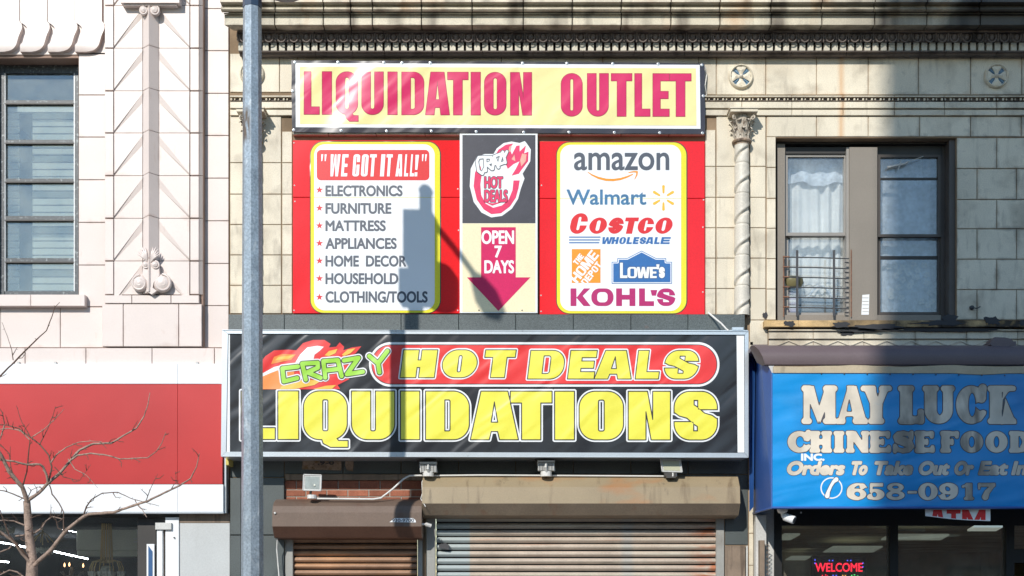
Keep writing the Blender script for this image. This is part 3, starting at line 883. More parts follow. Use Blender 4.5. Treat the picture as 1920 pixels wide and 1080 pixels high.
# pilaster: outer strips, panels with slanted fins, central ridge
PD = .13
rows = [-70, 10, 90, 170, 249, 329, 409, 489, 569]
MB().pbox(197, -160, 381, 650, PD - .045, -.012).build('pilaster_core', M['cream_joint'], CB)
for i in range(len(rows) - 1):
    a, b = rows[i] + .8, rows[i + 1] - .3
    last = i == len(rows) - 2
    if last: b = 552
    block(196, a, 213, b, PD, -.01, M['cream'], CB)
    block(356, a, 373.5, b, PD, -.01, M['cream'], CB)
    m = MB()       # bevelled right return of the pilaster
    q = [P(373.5, a, PD), P(373.5, b, PD), P(381, b, PD - .05), P(381, a, PD - .05), P(381, a, PD - .05), P(381, b, PD - .05)]
    x1 = q[2][0]
    m.add([q[0], q[1], q[2], q[3], (x1, .012, q[4][2]), (x1, .012, q[5][2])], [(0, 3, 2, 1), (3, 4, 5, 2)])
    m.build('block', M['cream'], CB)
    dz = PD - .02
    for sgn, xi, xo in ((-1, 267, 214.2), (1, 298.5, 355)):
        m = MB()
        MBp = m.prism([(xo, a), (xi, a), (xi, b), (xo, b)], dz, -.01)
        bb = rows[i + 1] - .3
        k = (xi - xo)
        # proud field above the slanted chamfer, chamfer falling to the recessed triangle
        up = [(xo, bb - 6), (xo + k * .80, a + 10), (xi, a + 10)]
        lo = [(xo, bb), (xi, a + 26)]
        top = [P(x, y, PD - .004) for x, y in [(xo, a), (xi, a), (xi, a + 3), (xi, a + 5), (xo, bb - 4)]]
        bot = [P(x, y, dz + .001) for x, y in [(xi, a + 22), (xo, bb)]]
        if sgn < 0:
            m.add(top + bot, [(0, 1, 2, 3, 4), (2, 5, 3), (3, 5, 6, 4), (4, 6, 0)])
        else:
            m.add(top + bot, [(4, 3, 2, 1, 0), (3, 5, 2), (4, 6, 5, 3), (0, 6, 4)])
        m.build('fin_panel', M['cream'], CB)
    # ridge
    e = 2.5
    q = lambda x, y, d: P(x, y, d)
    MB().add([q(268, a, PD - .02), q(279, a - 6, PD + .075), q(279, b - 6, PD + .075), q(268, b, PD - .02), q(298, a, PD - .02), q(298, b, PD - .02)],
             [(0, 3, 2, 1), (1, 2, 5, 4), (0, 1, 4), (3, 5, 2)]).build('ridge', M['cream'], CB)
    j = MB(); y = rows[i + 1]
# base courses of the pilaster
for a, b in ((196, 247), (247, 320.5), (320.5, 373.5)): block(a, 553, b, 569, PD + .004, -.01, M['cream'], CB)
for a, b in ((191, 231), (231, 335), (335, 378.5)): block(a, 569.5, b, 650, PD - .01, -.01, M['cream'], CB)

def spiral(cx, cy, d, r, parent, name, mt, hand=1, turns=1.6, thick=.011):
    m = MB(); pts = []; rad = []
    n = 34
    for i in range(n):
        t = i / (n - 1); a = hand * (t * turns * 2 * math.pi) - math.pi / 2; rr = r * (1 - .82 * t)
        p = P(cx + rr * math.cos(a), cy + rr * math.sin(a), d + .012 * t); pts.append(p); rad.append(thick * (1 - .35 * t))
    m.tube(pts, rad, 7)
    c = P(cx, cy, d - .02)
    m.lathe([(0.0, .04), (r * S * .55, .034), (r * S * .92, .012), (r * S, -.01), (r * S, -.03)], (c[0], c[1], c[2]), 'y', 20)
    return m.build(name, mt, parent, smooth=50)
# top scroll under the projecting block
MB().pbox(226, -90, 336, 5, PD + .10, -.01).pbox(232, 5.5, 331, 10, PD + .075, -.01).build('projecting_block', M['cream'], CB)
spiral(270, 20, PD + .06, 8.5, CB, 'scroll', M['cream'], -1)
spiral(290, 20, PD + .06, 9.5, CB, 'scroll', M['cream'], 1)
# foot ornament: two large volutes, two small, a palmette leaf
spiral(262, 531, PD + .05, 15.5, CB, 'scroll', M['cream'], -1, thick=.013)
spiral(304, 531, PD + .05, 17, CB, 'scroll', M['cream'], 1, thick=.013)
spiral(274, 497, PD + .06, 7, CB, 'scroll', M['cream'], -1, thick=.008)
spiral(291, 497, PD + .06, 8, CB, 'scroll', M['cream'], 1, thick=.008)
m = MB()
m.prism([(268, 500), (298, 500), (299, 516), (288, 530), (284, 548), (278, 530), (267, 516)], PD + .055, PD - .03)
m.prism([(274, 545), (284, 538), (294, 545), (284, 552)], PD + .06, PD - .02)
m.build('foot_ornament', M['cream'], CB)
m = MB()
for sgn, cx in ((-1, 276), (1, 283)):
    for i in range(5):
        a = .15 + i * .19
        p0 = (cx, 491); L_ = 30 - 2.5 * abs(i - 1)
        pts = [P(p0[0] + sgn * L_ * t * math.sin(a * (.5 + .5 * t)), p0[1] - L_ * t * math.cos(a * (.6 + .4 * t)), PD + .055 + .02 * math.sin(t * 3)) for t in (0, .3, .6, .85, 1)]
        m.tube(pts, [.008, .012, .013, .009, .003], 6)
m.build('palmette', M['cream'], CB, smooth=50)

# console mouldings over the window
def s_edge(y):
    T = [(-160, 0), (38, 0), (41, 1), (44, 4), (49, 5.5), (55, 4.5), (62, 1), (70, -2), (78, -4), (84, -6), (89, -9), (93, -14), (95.5, -20), (97, -30)]
    for (y0, a), (y1, b_) in zip(T[:-1], T[1:]):
        if y <= y1: return a + (b_ - a) * (y - y0) / (y1 - y0)
    return T[-1][1]
for xr in (-68, -16, 36, 88, 140, 191):
    ysr = [-160, 0, 30, 38, 41, 44, 47, 50, 54, 58, 63, 69, 75, 80, 84, 87, 90, 92.5, 94.5, 96, 97]
    m = MB(); rowsv = []
    for y in ysr:
        d_ = .03 if y <= 38 else .022 + .036 * min(1, (y - 38) / 22) ** .8
        if y > 84: d_ -= .01 * ((y - 84) / 13) ** 2
        xl_ = xr - 50.5 + (0 if y < 40 else max(0, s_edge(y) * min(1, (y - 40) / 8) + 9 * min(1, (y - 40) / 14)) if y < 84 else 0)
        xe = xr + s_edge(y)
        L_ = P(xl_, y, d_); R_ = P(max(xe, xl_ + .6), y, d_)
        rowsv.append(((L_[0], .004, L_[2]), L_, R_, (R_[0], .004, R_[2])))
    vs = [v for r_ in rowsv for v in r_]
    fs = []
    for j in range(len(rowsv) - 1):
        for k in range(3):
            fs.append((j * 4 + k, (j + 1) * 4 + k, (j + 1) * 4 + k + 1, j * 4 + k + 1))
    n = len(rowsv) - 1
    fs.append((n * 4, n * 4 + 1, n * 4 + 2, n * 4 + 3))
    m.add(vs, fs).build('console', M['cream'], CB, smooth=35)

# steel window
WIN = MB()
RD = -.22
for a in ((-26, 108, 8, 553),): WIN.pbox(*a, RD + .03, RD - .06)
WIN.pbox(140, 118, 147, 553, RD + .03, RD - .06)
for y0, y1 in ((118, 137), (188, 195), (262, 269), (335, 342), (405, 414), (484, 492), (546, 553)):
    WIN.pbox(8, y0, 140, y1, RD + .02, RD - .05)
WF = WIN.build('window', M['steel_frame'], CB)
for y0, y1 in ((137, 188), (195, 262), (269, 335), (342, 405), (414, 484), (492, 546)):
    MB().pbox(8.2, y0 + .2, 139.8, y1 - .2, RD - .012, RD - .018).build('pane', M['glass_l'], WF)
for x0, x1 in ((-2, 36), (61, 146)):  # gap between the two sets stands in for a dark reflected band
    y = 212
    while y < 560:
        MB().add([P(x0, y, RD - .16), P(x1, y, RD - .16), P(x1, y + 10.8, RD - .185), P(x0, y + 10.8, RD - .185)], [(0, 1, 2, 3)]).build('blind_slat', M['blind'], WF)
        y += 13.4
MB().pbox(-3, 200, 147, 210, RD - .15, RD - .20).build('blind_box', M['blind'], WF)
for y in (193.2, 267.3, 340.2, 412, 490.3):
    MB().pbox(9, y, 139, y + 2.2, RD + .026, RD - .0).build('sash_bead', M['bronze'], WF)
for x in (7.6, 138.4):
    MB().pbox(x, 137, x + 2.2, 546, RD + .024, RD + .0).build('pane_putty', M['white_paint'], WF)
MB().pbox(-24, 108, 147, 118, RD - .0, RD - .08).build('window_head', M['bronze'], WF)
# sill
for a, b in ((-80, 57.5), (57.5, 159)): block(a, 552, b, 574, .085, -.3, M['cream'], CB, 'window_sill', gap=.3)
# room behind
def room(px0, py0, px1, py1, d0, depth, mt, parent, name='room'):
    a = P(px0, py0, 0); b = P(px1, py1, 0); y0, y1 = -d0, -d0 + depth
    m = MB()
    v = [(a[0], y0, a[2]), (b[0], y0, a[2]), (b[0], y0, b[2]), (a[0], y0, b[2]), (a[0], y1, a[2]), (b[0], y1, a[2]), (b[0], y1, b[2]), (a[0], y1, b[2])]
    m.add(v, [(4, 5, 6, 7), (0, 1, 5, 4), (3, 7, 6, 2), (0, 4, 7, 3), (1, 2, 6, 5)])
    return m.build(name, mt, parent)
room(-150, 60, 180, 640, -.35, 3, M['mid_in'], CB)

# white-red-white fascia sign
FS = empty('fascia_sign', P(100, 962, .15), 'wide blank shop fascia of one red band between two white bands', 'sign')
MB().cbox(-560, 682, 332.6, 719.6, .15, .0, .002).build('white_band', M['white_panel'], FS)
MB().cbox(333, 682, 417, 719.6, .151, .0, .002).build('white_band', M['white_panel'], FS)
MB().cbox(-560, 720.4, 332.6, 907.6, .15, .0, .002).build('red_band', M['red_panel'], FS)
MB().cbox(333, 720.4, 417, 907.6, .151, .0, .002).build('red_band', M['red_panel'], FS)
MB().cbox(-560, 908.4, 332.6, 960, .15, .0, .002).build('white_band', M['white_panel'], FS)
MB().cbox(333, 908.4, 418.5, 960, .151, .0, .002).build('white_band', M['white_panel'], FS)
MB().pbox(-560, 960.3, 419, 962.5, .155, .0).pbox(420, 850, 424, 962, .11, .0).build('edge_trim', M['alu'], FS)
for x in (34, 103, 369):
    MB().pbox(x - 2, 678, x + 2, 682, .14, .1).build('bracket', M['fixture'], FS)

# shopfront under the fascia
SF = empty('lighting_shopfront', P(150, GY, 0), 'glass shopfront with white side frame under the red and white fascia', 'shopfront')
m = MB().pbox(-480, 962.6, 431, 970, .02, -.10).pbox(258, 970, 292, 1130, -.03, -.12).pbox(292.2, 962.6, 336, 992, -.02, -.11)
m.build('frame', M['bronze'], SF)
MB().pbox(336, 962.9, 431, 980, .035, -.012).build('header_strip', M['pillar_brown'], SF)
MB().pbox(-480, 970, 272, 1400, -.05, -.056).build('glass_pane', M['glass_shop_left'], SF)
MB().cbox(336, 980.5, 431, GY - 2, .03, -.012, .004).build('side_panel', mat('grey_white_panel', (.50, .52, .52), rough=.4, var=.04, stains=[('#8a8a86', .3, 2, .55, (2, 1, .3))]), SF)
MB().cbox(310, 970, 335.4, GY - 2, .05, -.10, .003).build('door_post', M['white_paint'], SF)
MB().cbox(294, 992, 304.6, GY - 2, .06, -.08, .003).build('door_post', M['white_paint'], SF)
MB().cbox(291, 980, 321, 993, .085, .0, .003).build('hinge_plate', M['fixture'], SF)
MB().pbox(304.8, 990, 309.8, GY - 2, .0, -.08).build('door_gap', M['pillar_brown'], SF)
MB().prism([(275, 1020), (289, 1020), (289, 1400), (275, 1400)], .02, -.01).build('notice_frame', M['white_paint'], SF)
MB().prism([(278, 1023), (286, 1034), (286, 1390), (278, 1390)], .024, .0205).build('notice_board', mat('blue_notice', (.05, .12, .26), rough=.3), SF)
MB().lathe([(0, .02), (.008, .018), (.008, 0)], P(327, 1008, .052), 'y', 10).build('screw', M['fixture_dark'], SF)
room(-500, 966, 330, GY - 4, -.1, 6.5, M['dark_in'], SF)

def tl(a, b, da, db):
    o = MB().tube([P(*a, da), P(*b, db)], .0105, 6).build('ceiling_tube', M['tube'])
    o['category'] = 'ceiling light'
    return o
for (a, b, da, db, lb) in (((30, 972), (142, 997), -1, -3.6, 'long white light tube behind the top of the shop glass'),
                           ((-40, 1009), (49, 1026), -2.2, -4.4, 'light tube at the edge of the shop glass behind the tree trunk'),
                           ((101, 1034), (165, 1048), -4.4, -5.6, 'short white light tube left of the gold chandelier arms'),
                           ((-30, 1049), (16, 1054), -4.6, -5.8, 'lowest light tube in the corner of the shop glass')):
    tl(a, b, da, db)['label'] = lb
# pale cabinet on the far wall
cb = empty('wall_cabinet', P(206, 1043, -3.2), 'pale green wall cabinet behind the gold chandelier', 'cabinet')
MB().cbox(143, 972, 269, 1032, -3.0, -3.4, .01).build('door_panel', M['cabinet'], cb)
MB().cbox(144, 1032.5, 268, 1043, -3.03, -3.4, .01).build('base_rail', M['cabinet'], cb)
MB().pbox(257, 985, 261, 1008, -2.98, -3.0).pbox(250, 1009, 267, 1011, -2.98, -3.0).pbox(250, 1015, 267, 1017, -2.98, -3.0).build('handle', M['white_paint'], cb)
# gold chandelier
ch = empty('chandelier', P(200, 965, -1.6), 'tall gold chandelier of bead strands hanging in the shop window', 'chandelier')
m = MB()
for i in range(14):
    a = i / 14 * 2 * math.pi
    c = P(200, 1055, -1.6); t = P(200, 968, -1.6)
    m.tube([(t[0] + .045 * math.cos(a) * 1.2, t[1] + .05 * math.sin(a), t[2]), (c[0] + .075 * math.cos(a), c[1] + .075 * math.sin(a), c[2])], .006, 5)
m.build('bead_strands', M['gold'], ch)
m = MB(); cr = MB()
for i in range(10):
    a = i / 10 * 2 * math.pi + .2
    c = P(200, 1058, -1.6)
    pts = [(c[0] + r * math.cos(a), c[1] + r * math.sin(a), c[2] + z) for r, z in ((.03, .02), (.10, .05), (.17, .03), (.2, -.05), (.2, -.09))]
    m.tube(pts, .008, 6)
    e_ = pts[-1]
    cr.lathe([(0, .0), (.03, .0), (.022, -.05), (0, -.08)], e_, 'z', 7)
m.build('arm', M['gold'], ch, smooth=50)
cr.lathe([(0, .02), (.06, 0), (.085, -.06), (.06, -.14), (0, -.2)], P(200, 1062, -1.6), 'z', 10)
tag(cr.build('crystal_drops', M['crystal'], ch), kind='stuff')
def basket(px, py, d, r, label, frm):
    c = P(px, py, d)
    e_ = empty('chandelier', c, label, 'chandelier')
    m = MB(); rr = random.Random(int(px))
    m.tube([(c[0], c[1], c[2] + r * 2.2), (c[0], c[1], c[2])], .006, 5)
    for i in range(9):
        a = i / 9 * 2 * math.pi
        m.tube([(c[0], c[1], c[2] + r * 1.3), (c[0] + r * .5 * math.cos(a), c[1] + r * .5 * math.sin(a), c[2] + r * .9), (c[0] + r * math.cos(a), c[1] + r * math.sin(a), c[2] + r * .3)], .006, 5)
    m.build('frame', M['gold'], e_)
    m = MB()
    for i in range(150):
        a = rr.uniform(0, 6.283); q = rr.random(); z = (1 - q) * r * .5 - r * .75
        rad = r * (.35 + .65 * math.sqrt(max(0, 1 - ((z + r * .2) / (r)) ** 2)))
        x, y = c[0] + rad * math.cos(a), c[1] + rad * math.sin(a); g = .012
        m.add([(x - g, y, c[2] + z), (x, y - g, c[2] + z), (x + g, y, c[2] + z), (x, y, c[2] + z + g * 1.6), (x, y, c[2] + z - g * 1.6)], [(0, 1, 3), (1, 2, 3), (0, 4, 1), (1, 4, 2), (2, 0, 3), (2, 4, 0)])
    tag(m.build('crystal_drops', M['crystal'], e_), kind='stuff')
basket(80, 1022, -1.3, .13, 'crystal basket lamp hanging beside the tree trunk in the shop window', 1)
basket(8, 985, -1.8, .12, 'round crystal lamp at the far left end of the shop window', 1)
cd = empty('candle_chandelier', P(135, 1075, -2.2), 'dark candle chandelier with glowing bulbs low in the shop window', 'chandelier')
m = MB(); c = P(135, 1075, -2.2)
for i in range(6):
    a = i / 6 * 6.283
    m.tube([c, (c[0] + .08 * math.cos(a), c[1] + .08 * math.sin(a), c[2] - .05), (c[0] + .15 * math.cos(a), c[1] + .15 * math.sin(a), c[2] + .02)], .010, 6)
m.lathe([(0, .09), (.02, .08), (.03, .02), (.05, -.04), (0, -.1)], c, 'z', 10)
m.build('frame', M['lamp_grey'], cd, smooth=50)
for x, y in ((121, 1059), (130, 1058), (156, 1060)):
    MB().lathe([(0, -.03), (.010, -.02), (.012, 0), (.005, .02), (0, .03)], P(x, y, -2.1), 'z', 8).build('bulb', M['bulb'], cd)

# ------------------------------------------------------------------ pale stone building (middle and right)
SB = empty('stone_building', (3, 0, 0), 'pale glazed stone building with egg and dart cornice and twisted columns', 'building')
X1 = 2440
def ext(l, step=96):
    l = [v for v in l if v != X1]
    while l[-1] + step * 1.4 < X1: l.append(l[-1] + step)
    return l + [X1]
WH = (1455, 258, 1794, 600)
wall_rects(430, -420, X1, GY, [WH, (1452, 948, X1 - 20, GY - 5), (534, 1004, 792, GY - 1), (798, 962, 1358, GY - 1)], -.012, -.34, 'wall', M['stone_joint'], SB)
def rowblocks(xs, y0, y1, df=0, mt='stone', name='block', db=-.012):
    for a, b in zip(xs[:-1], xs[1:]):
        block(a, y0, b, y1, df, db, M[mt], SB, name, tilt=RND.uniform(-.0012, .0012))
# parapet above the cornice
rowblocks(ext([430, 640, 820, 1010, 1190, 1370, 1560, 1740, 1930], 185), -60, -12, .10)
# frieze
fx = [1343, 1436, 1531, 1628, 1722, 1820, 1916, 2010, 2105, X1]
fx = ext(fx)
rowblocks([431, 524, 558], 100, 173)
rowblocks([1310] + fx, 106, 178)
rowblocks([558, 750, 940, 1130, 1310], 106, 120)
# hidden masonry behind the banner
MB().pbox(558.5, 121, 1309.5, 200, 0, -.012).build('block', M['stone'], SB)
# string course with beads
sx = [1298, 1391, 1485, 1581, 1677, 1771, 1869, 1963, 2060, X1]
sx = ext(sx)
for (a, b) in [(431, 552)] + list(zip(sx[:-1], sx[1:])):
    block(a, 178.6, b, 182, .055, -.012, M['stone'], SB, 'moulding', gap=.4)
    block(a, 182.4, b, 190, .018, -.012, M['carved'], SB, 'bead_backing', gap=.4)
    block(a, 190.4, b, 203, .04, -.012, M['stone'], SB, 'moulding', gap=.4)
    block(a, 205, b, 216.5, .022, -.012, M['stone'], SB, 'moulding', gap=.4)
m = MB()
k = 0
for x0, x1 in ((431, 552), (1310, X1)):
    x = x0 + 3
    while x < x1 - 3:
        k += 1
        c = P(x, 186.3, .03)
        if k % 3: m.lathe([(0, .017), (.010, .013), (.013, 0), (.010, -.013), (0, -.017)] if k % 3 == 1 else [(0, .012), (.007, .01), (.009, 0), (.007, -.01), (0, -.012)], c, 'z', 7)
        x += 6.2 if k % 3 else 4
tag(m.build('bead_row', M['stone'], SB, smooth=50), kind='stuff')
# left end masonry beside and behind the pole
for a, b in zip([217, 305, 364, 421, 478, 535], [305, 364, 421, 478, 535, 588]):
    block(431, a, 465, b, 0, -.012, M['stone'], SB)
    block(465, a, 527.5, b, 0, -.012, M['stone'], SB)
    if a > 217 or 1: block(528.5, max(a, 246), 548, b, .004, -.012, M['stone'], SB)
# masonry between poster bay and the column bay
for a, b in zip([217, 312, 370, 427, 484, 541], [312, 370, 427, 484, 541, 590]):
    block(1322, max(a, 243), 1342, b, .004, -.012, M['stone'], SB)
    block(1343, a, 1404.5, b, 0, -.012, M['stone'], SB)
    if a == 217: continue
for a, b in zip([256, 314, 372, 428, 485, 542], [314, 372, 428, 485, 542, 600]):
    block(1437, a, 1455, b, 0, -.012, M['stone'], SB)
for a, b in zip([217, 312, 370, 427, 484, 541], [312, 370, 427, 484, 541, 600]): block(1405.5, a, 1436, b, 0, -.012, M['stone'], SB)
block(1405.5, 600, 1440, 648, 0, -.012, M['stone'], SB)
# lintel course
rowblocks(ext([1437, 1531, 1628, 1724, 1820, 1915, 2010, 2110]), 218, 256.5)
# masonry right of the window
ys = [258, 316, 374, 429, 486, 543, 600]
for i, (a, b) in enumerate(zip(ys[:-1], ys[1:])):
    rowblocks(ext([1794, 1869, 1961, 2053] if i % 2 == 0 else [1794, 1832, 1906, 1998, 2090], 92), a, b)
# stone strip closing the poster bay
rowblocks([548, 615, 705, 797, 890, 980, 1071, 1165, 1255, 1322], 245.5, 252.5, .05, db=-.012)
MB().pbox(548, 252.6, 1322, 588, -.02, -.022).build('poster_bay_back', M['bronze'], SB)

# window sill, moulding and zigzag frieze
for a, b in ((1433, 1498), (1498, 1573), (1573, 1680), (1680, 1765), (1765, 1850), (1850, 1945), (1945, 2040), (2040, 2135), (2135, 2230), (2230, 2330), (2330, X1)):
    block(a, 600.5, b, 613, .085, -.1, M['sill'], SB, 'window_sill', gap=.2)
mo_ = ext([1441, 1525, 1620, 1716, 1812, 1908, 2004])
for a, b in zip(mo_[:-1], mo_[1:]):
    block(a, 617, b, 620.5, .05, -.012, M['stone'], SB, 'moulding', gap=.2)
    block(a, 621, b, 635.5, .025, -.012, M['stone'], SB, 'block', gap=.3)
    block(a, 636, b, 652, .0, -.012, M['stone'], SB, 'block', gap=.3)
x = 1458
for i in range(21):
    MB().prism([(x, 647), (x + 21, 637.5), (x + 42, 647), (x + 39, 647), (x + 21, 639.6), (x + 3, 647)], .012, -.004).build('zigzag_moulding', M['stone'], SB)
    x += 46
# torn tar patches on the sill front
rt = random.Random(4)
def blob(x0, y0, x1, y1, d, n=16, jag=.35):
    pts = []
    cx, cy = (x0 + x1) / 2, (y0 + y1) / 2
    for i in range(n):
        a = i / n * 6.283; r = 1 - jag * rt.random()
        pts.append((cx + (x1 - x0) / 2 * r * math.cos(a), cy + (y1 - y0) / 2 * r * math.sin(a)))
    return pts
for i, (a, b, c_, e_, d) in enumerate(((1468, 599, 1492, 614, .088), (1555, 601, 1600, 616, .0885), (1562, 612, 1720, 620, .053), (1640, 610, 1880, 622, .054), (1572, 620, 1604, 630, .029), (1429, 583, 1440, 600, .004), (1840, 590, 1880, 612, .0885), (1700, 600, 1830, 612, .088), (1585, 606, 1700, 619, .0885), (1560, 617, 1660, 623, .053), (1700, 616, 1900, 622, .053), (1760, 586, 1800, 606, .0885), (1905, 596, 1960, 616, .0885))):
    MB().prism(blob(a, b, c_, e_, d, 22, .5), d + .003, d - .002).build('tar_patch', M['tar'], SB)

# --- cornice
CF = .33          # how far the fascia stands out
def zy(py, d): return P(0, py, d)[2]
cx = [430, 515, 606, 657, 698, 790, 885, 981, 1073, 1165, 1258, 1350, 1446, 1541, 1640, 1738, 1838, 1934, 2030, X1]
cx = ext(cx)
def prof(pts): return [(-d, zy(py, d)) for d, py in pts]
pr_fascia = prof([(CF - .18, 27), (CF, 27.5), (CF, 46.5), (CF - .015, 48.3), (.20, 57.3), (.12, 58), (.12, 34)])
pr_lip = prof([(CF - .2, 23.6), (CF + .03, 24.2), (CF + .035, 26.2), (CF + .0, 27.0), (CF - .2, 27.0)])
n_ = 7
pr_crown = prof([(CF - .1, -14), (CF + .12, -9), (CF + .13, 3.5), (CF + .10, 5.5), (CF + .05, 11.5), (CF + .075, 13.5), (CF + .085, 17), (CF + .07, 20.5), (CF + .03, 23.2), (CF - .1, 23.2)])
pr_bed = prof([(.205, 57.8), (.205, 60.5), (.175, 61.5), (.155, 66), (.145, 76), (.13, 79.5), (-.01, 79.5), (-.01, 50), (.2, 50)])
pr_low = prof([(.135, 94.8), (.13, 97), (.10, 99), (.085, 103.5), (.05, 106.5), (-.01, 107), (-.01, 94.8)])
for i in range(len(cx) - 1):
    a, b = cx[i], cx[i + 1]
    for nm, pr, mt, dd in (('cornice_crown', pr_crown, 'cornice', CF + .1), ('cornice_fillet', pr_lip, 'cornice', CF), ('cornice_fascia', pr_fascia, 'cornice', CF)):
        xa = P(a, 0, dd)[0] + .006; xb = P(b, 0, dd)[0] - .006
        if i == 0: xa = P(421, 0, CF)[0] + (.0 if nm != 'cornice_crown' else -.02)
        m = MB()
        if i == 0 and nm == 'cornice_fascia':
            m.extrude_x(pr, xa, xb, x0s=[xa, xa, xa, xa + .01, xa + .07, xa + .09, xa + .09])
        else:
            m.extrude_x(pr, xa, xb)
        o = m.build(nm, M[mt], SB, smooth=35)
ex = [446, 590, 660, 720, 810, 905, 1000, 1095, 1190, 1285, 1330, 1390, 1486, 1590, 1680, 1777, 1873, 1970, 2060, X1]
ex = ext(ex)
for a, b in zip(ex[:-1], ex[1:]):
    xa, xb = P(a, 0, .16)[0] + .003, P(b, 0, .16)[0] - .003
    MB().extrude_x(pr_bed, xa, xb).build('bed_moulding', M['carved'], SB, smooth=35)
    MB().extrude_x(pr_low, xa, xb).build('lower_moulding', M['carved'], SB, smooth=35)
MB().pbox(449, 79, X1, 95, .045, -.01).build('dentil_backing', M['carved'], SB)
# the cornice core so nothing shows through the joints
MB().extrude_x(prof([(CF - .03, 4), (CF - .03, 45), (.12, 50), (-.01, 50), (-.01, 4)]), P(428, 0, CF)[0], P(X1, 0, CF)[0]).build('cornice_core', M['tar'], SB)
# dentils
dme = None
x = 447.0
dw = 10.6
while x < X1 - 12:
    a = P(x, 80.0, .125); b = P(x + dw, 94.6, .125)
    if dme is None:
        w_, h_ = b[0] - a[0], a[2] - b[2]
        mb = MB().box(0, 0, 0, w_, .085, h_)
        dme = mb.mesh('dentil', M['dentil'])
    link(dme, 'dentil', SB, (a[0], -.125, b[2]))
    x += 15.25
# egg and dart
em = MB()
em.lathe([(0, .026), (.016, .022), (.028, .010), (.032, -.004)], (0, 0, 0), 'y', 14)
em.v = [(x_, y_, z_ * 1.25) for x_, y_, z_ in em.v]
eggs = em.mesh('egg', M['carved'], smooth=True)
sh = MB()
for r_ in (.048,):
    pts = [(r_ * math.sin(t) * 1.0, -.014, -r_ * 1.2 * math.cos(t) + .0) for t in [math.radians(v) for v in range(-115, 116, 23)]]
    sh.tube(pts, .0085, 6)
for xx in (-.069,):
    sh.tube([(xx, -.012, .05), (xx, -.018, -.01), (xx, -.004, -.062)], [.010, .007, .002], 5)
    sh.tube([(xx - .013, -.006, -.02), (xx, -.01, -.055), (xx + .013, -.006, -.02)], .004, 5)
    sh.tube([(xx + .010, -.008, .05), (xx + .012, -.010, .0)], .0035, 4)
    sh.tube([(xx - .010, -.008, .05), (xx - .012, -.010, .0)], .0035, 4)
shell = sh.mesh('egg_surround', M['carved'], smooth=True)
x = 458.0
while x < X1 - 14:
    c = P(x, 70, .165)
    eo = link(eggs, 'egg', SB, c)
    link(shell, 'egg_surround', eo, c)
    x += 23.35

# --- rosettes
def rosette(px, py):
    c = P(px, py, 0.0); R0 = 23.2 * S
    m = MB(); m.lathe([(R0 - .030, .006), (R0 - .026, .03), (R0 - .017, .040), (R0 - .008, .036), (R0, .012), (R0, -.01)], c, 'y', 40)
    ro = m.build('rosette', M['stone'], SB, smooth=50)
    MB().lathe([(0, .008), (R0 - .024, .008)], c, 'y', 32).build('enamel_disc', M['enamel'], ro)
    L_ = R0 - .026
    for q in range(4):
        a0 = q * math.pi / 2 + math.pi / 2
        m = MB(); pts = []
        # petal: narrow at the boss, flaring and notched at the rim
        outl = [(.12, .12), (.42, .22), (.70, .42), (.88, .50), (1.0, .32), (.93, .0)]
        ring = [(r, a) for r, a in outl] + [(r, -a) for r, a in reversed(outl[:-1])]
        vs = []
        for r, t in ring:
            vs.append((c[0] + r * L_ * math.cos(a0) - t * L_ * math.sin(a0), c[1] - .012 - (.012 if r > .6 else .006), c[2] + r * L_ * math.sin(a0) + t * L_ * math.cos(a0)))
        ctr = (c[0] + .55 * L_ * math.cos(a0), c[1] - .034, c[2] + .55 * L_ * math.sin(a0))
        n = len(vs); vs2 = [(v[0], c[1] - .004, v[2]) for v in vs]
        fs = [((i + 1) % n, i, 2 * n) for i in range(n)] + [(i, (i + 1) % n, (i + 1) % n + n, i + n) for i in range(n)]
        m.add(vs + vs2 + [ctr], fs)
        m.build('petal', M['stone'], ro)
        a1 = a0 + math.pi / 4
        MB().tube([(c[0] + r * L_ * math.cos(a1), c[1] - .014, c[2] + r * L_ * math.sin(a1)) for r in (.25, .6, .95)], [.003, .009, .004], 6).build('leaf', M['enamel'], ro)
    MB().lathe([(0, .055), (.014, .05), (.022, .035), (.026, .01)], c, 'y', 14).build('boss', M['shaft'], ro, smooth=50)
for p in ((473, 139), (1389, 144.5), (1867.5, 143.5)): rosette(*p)

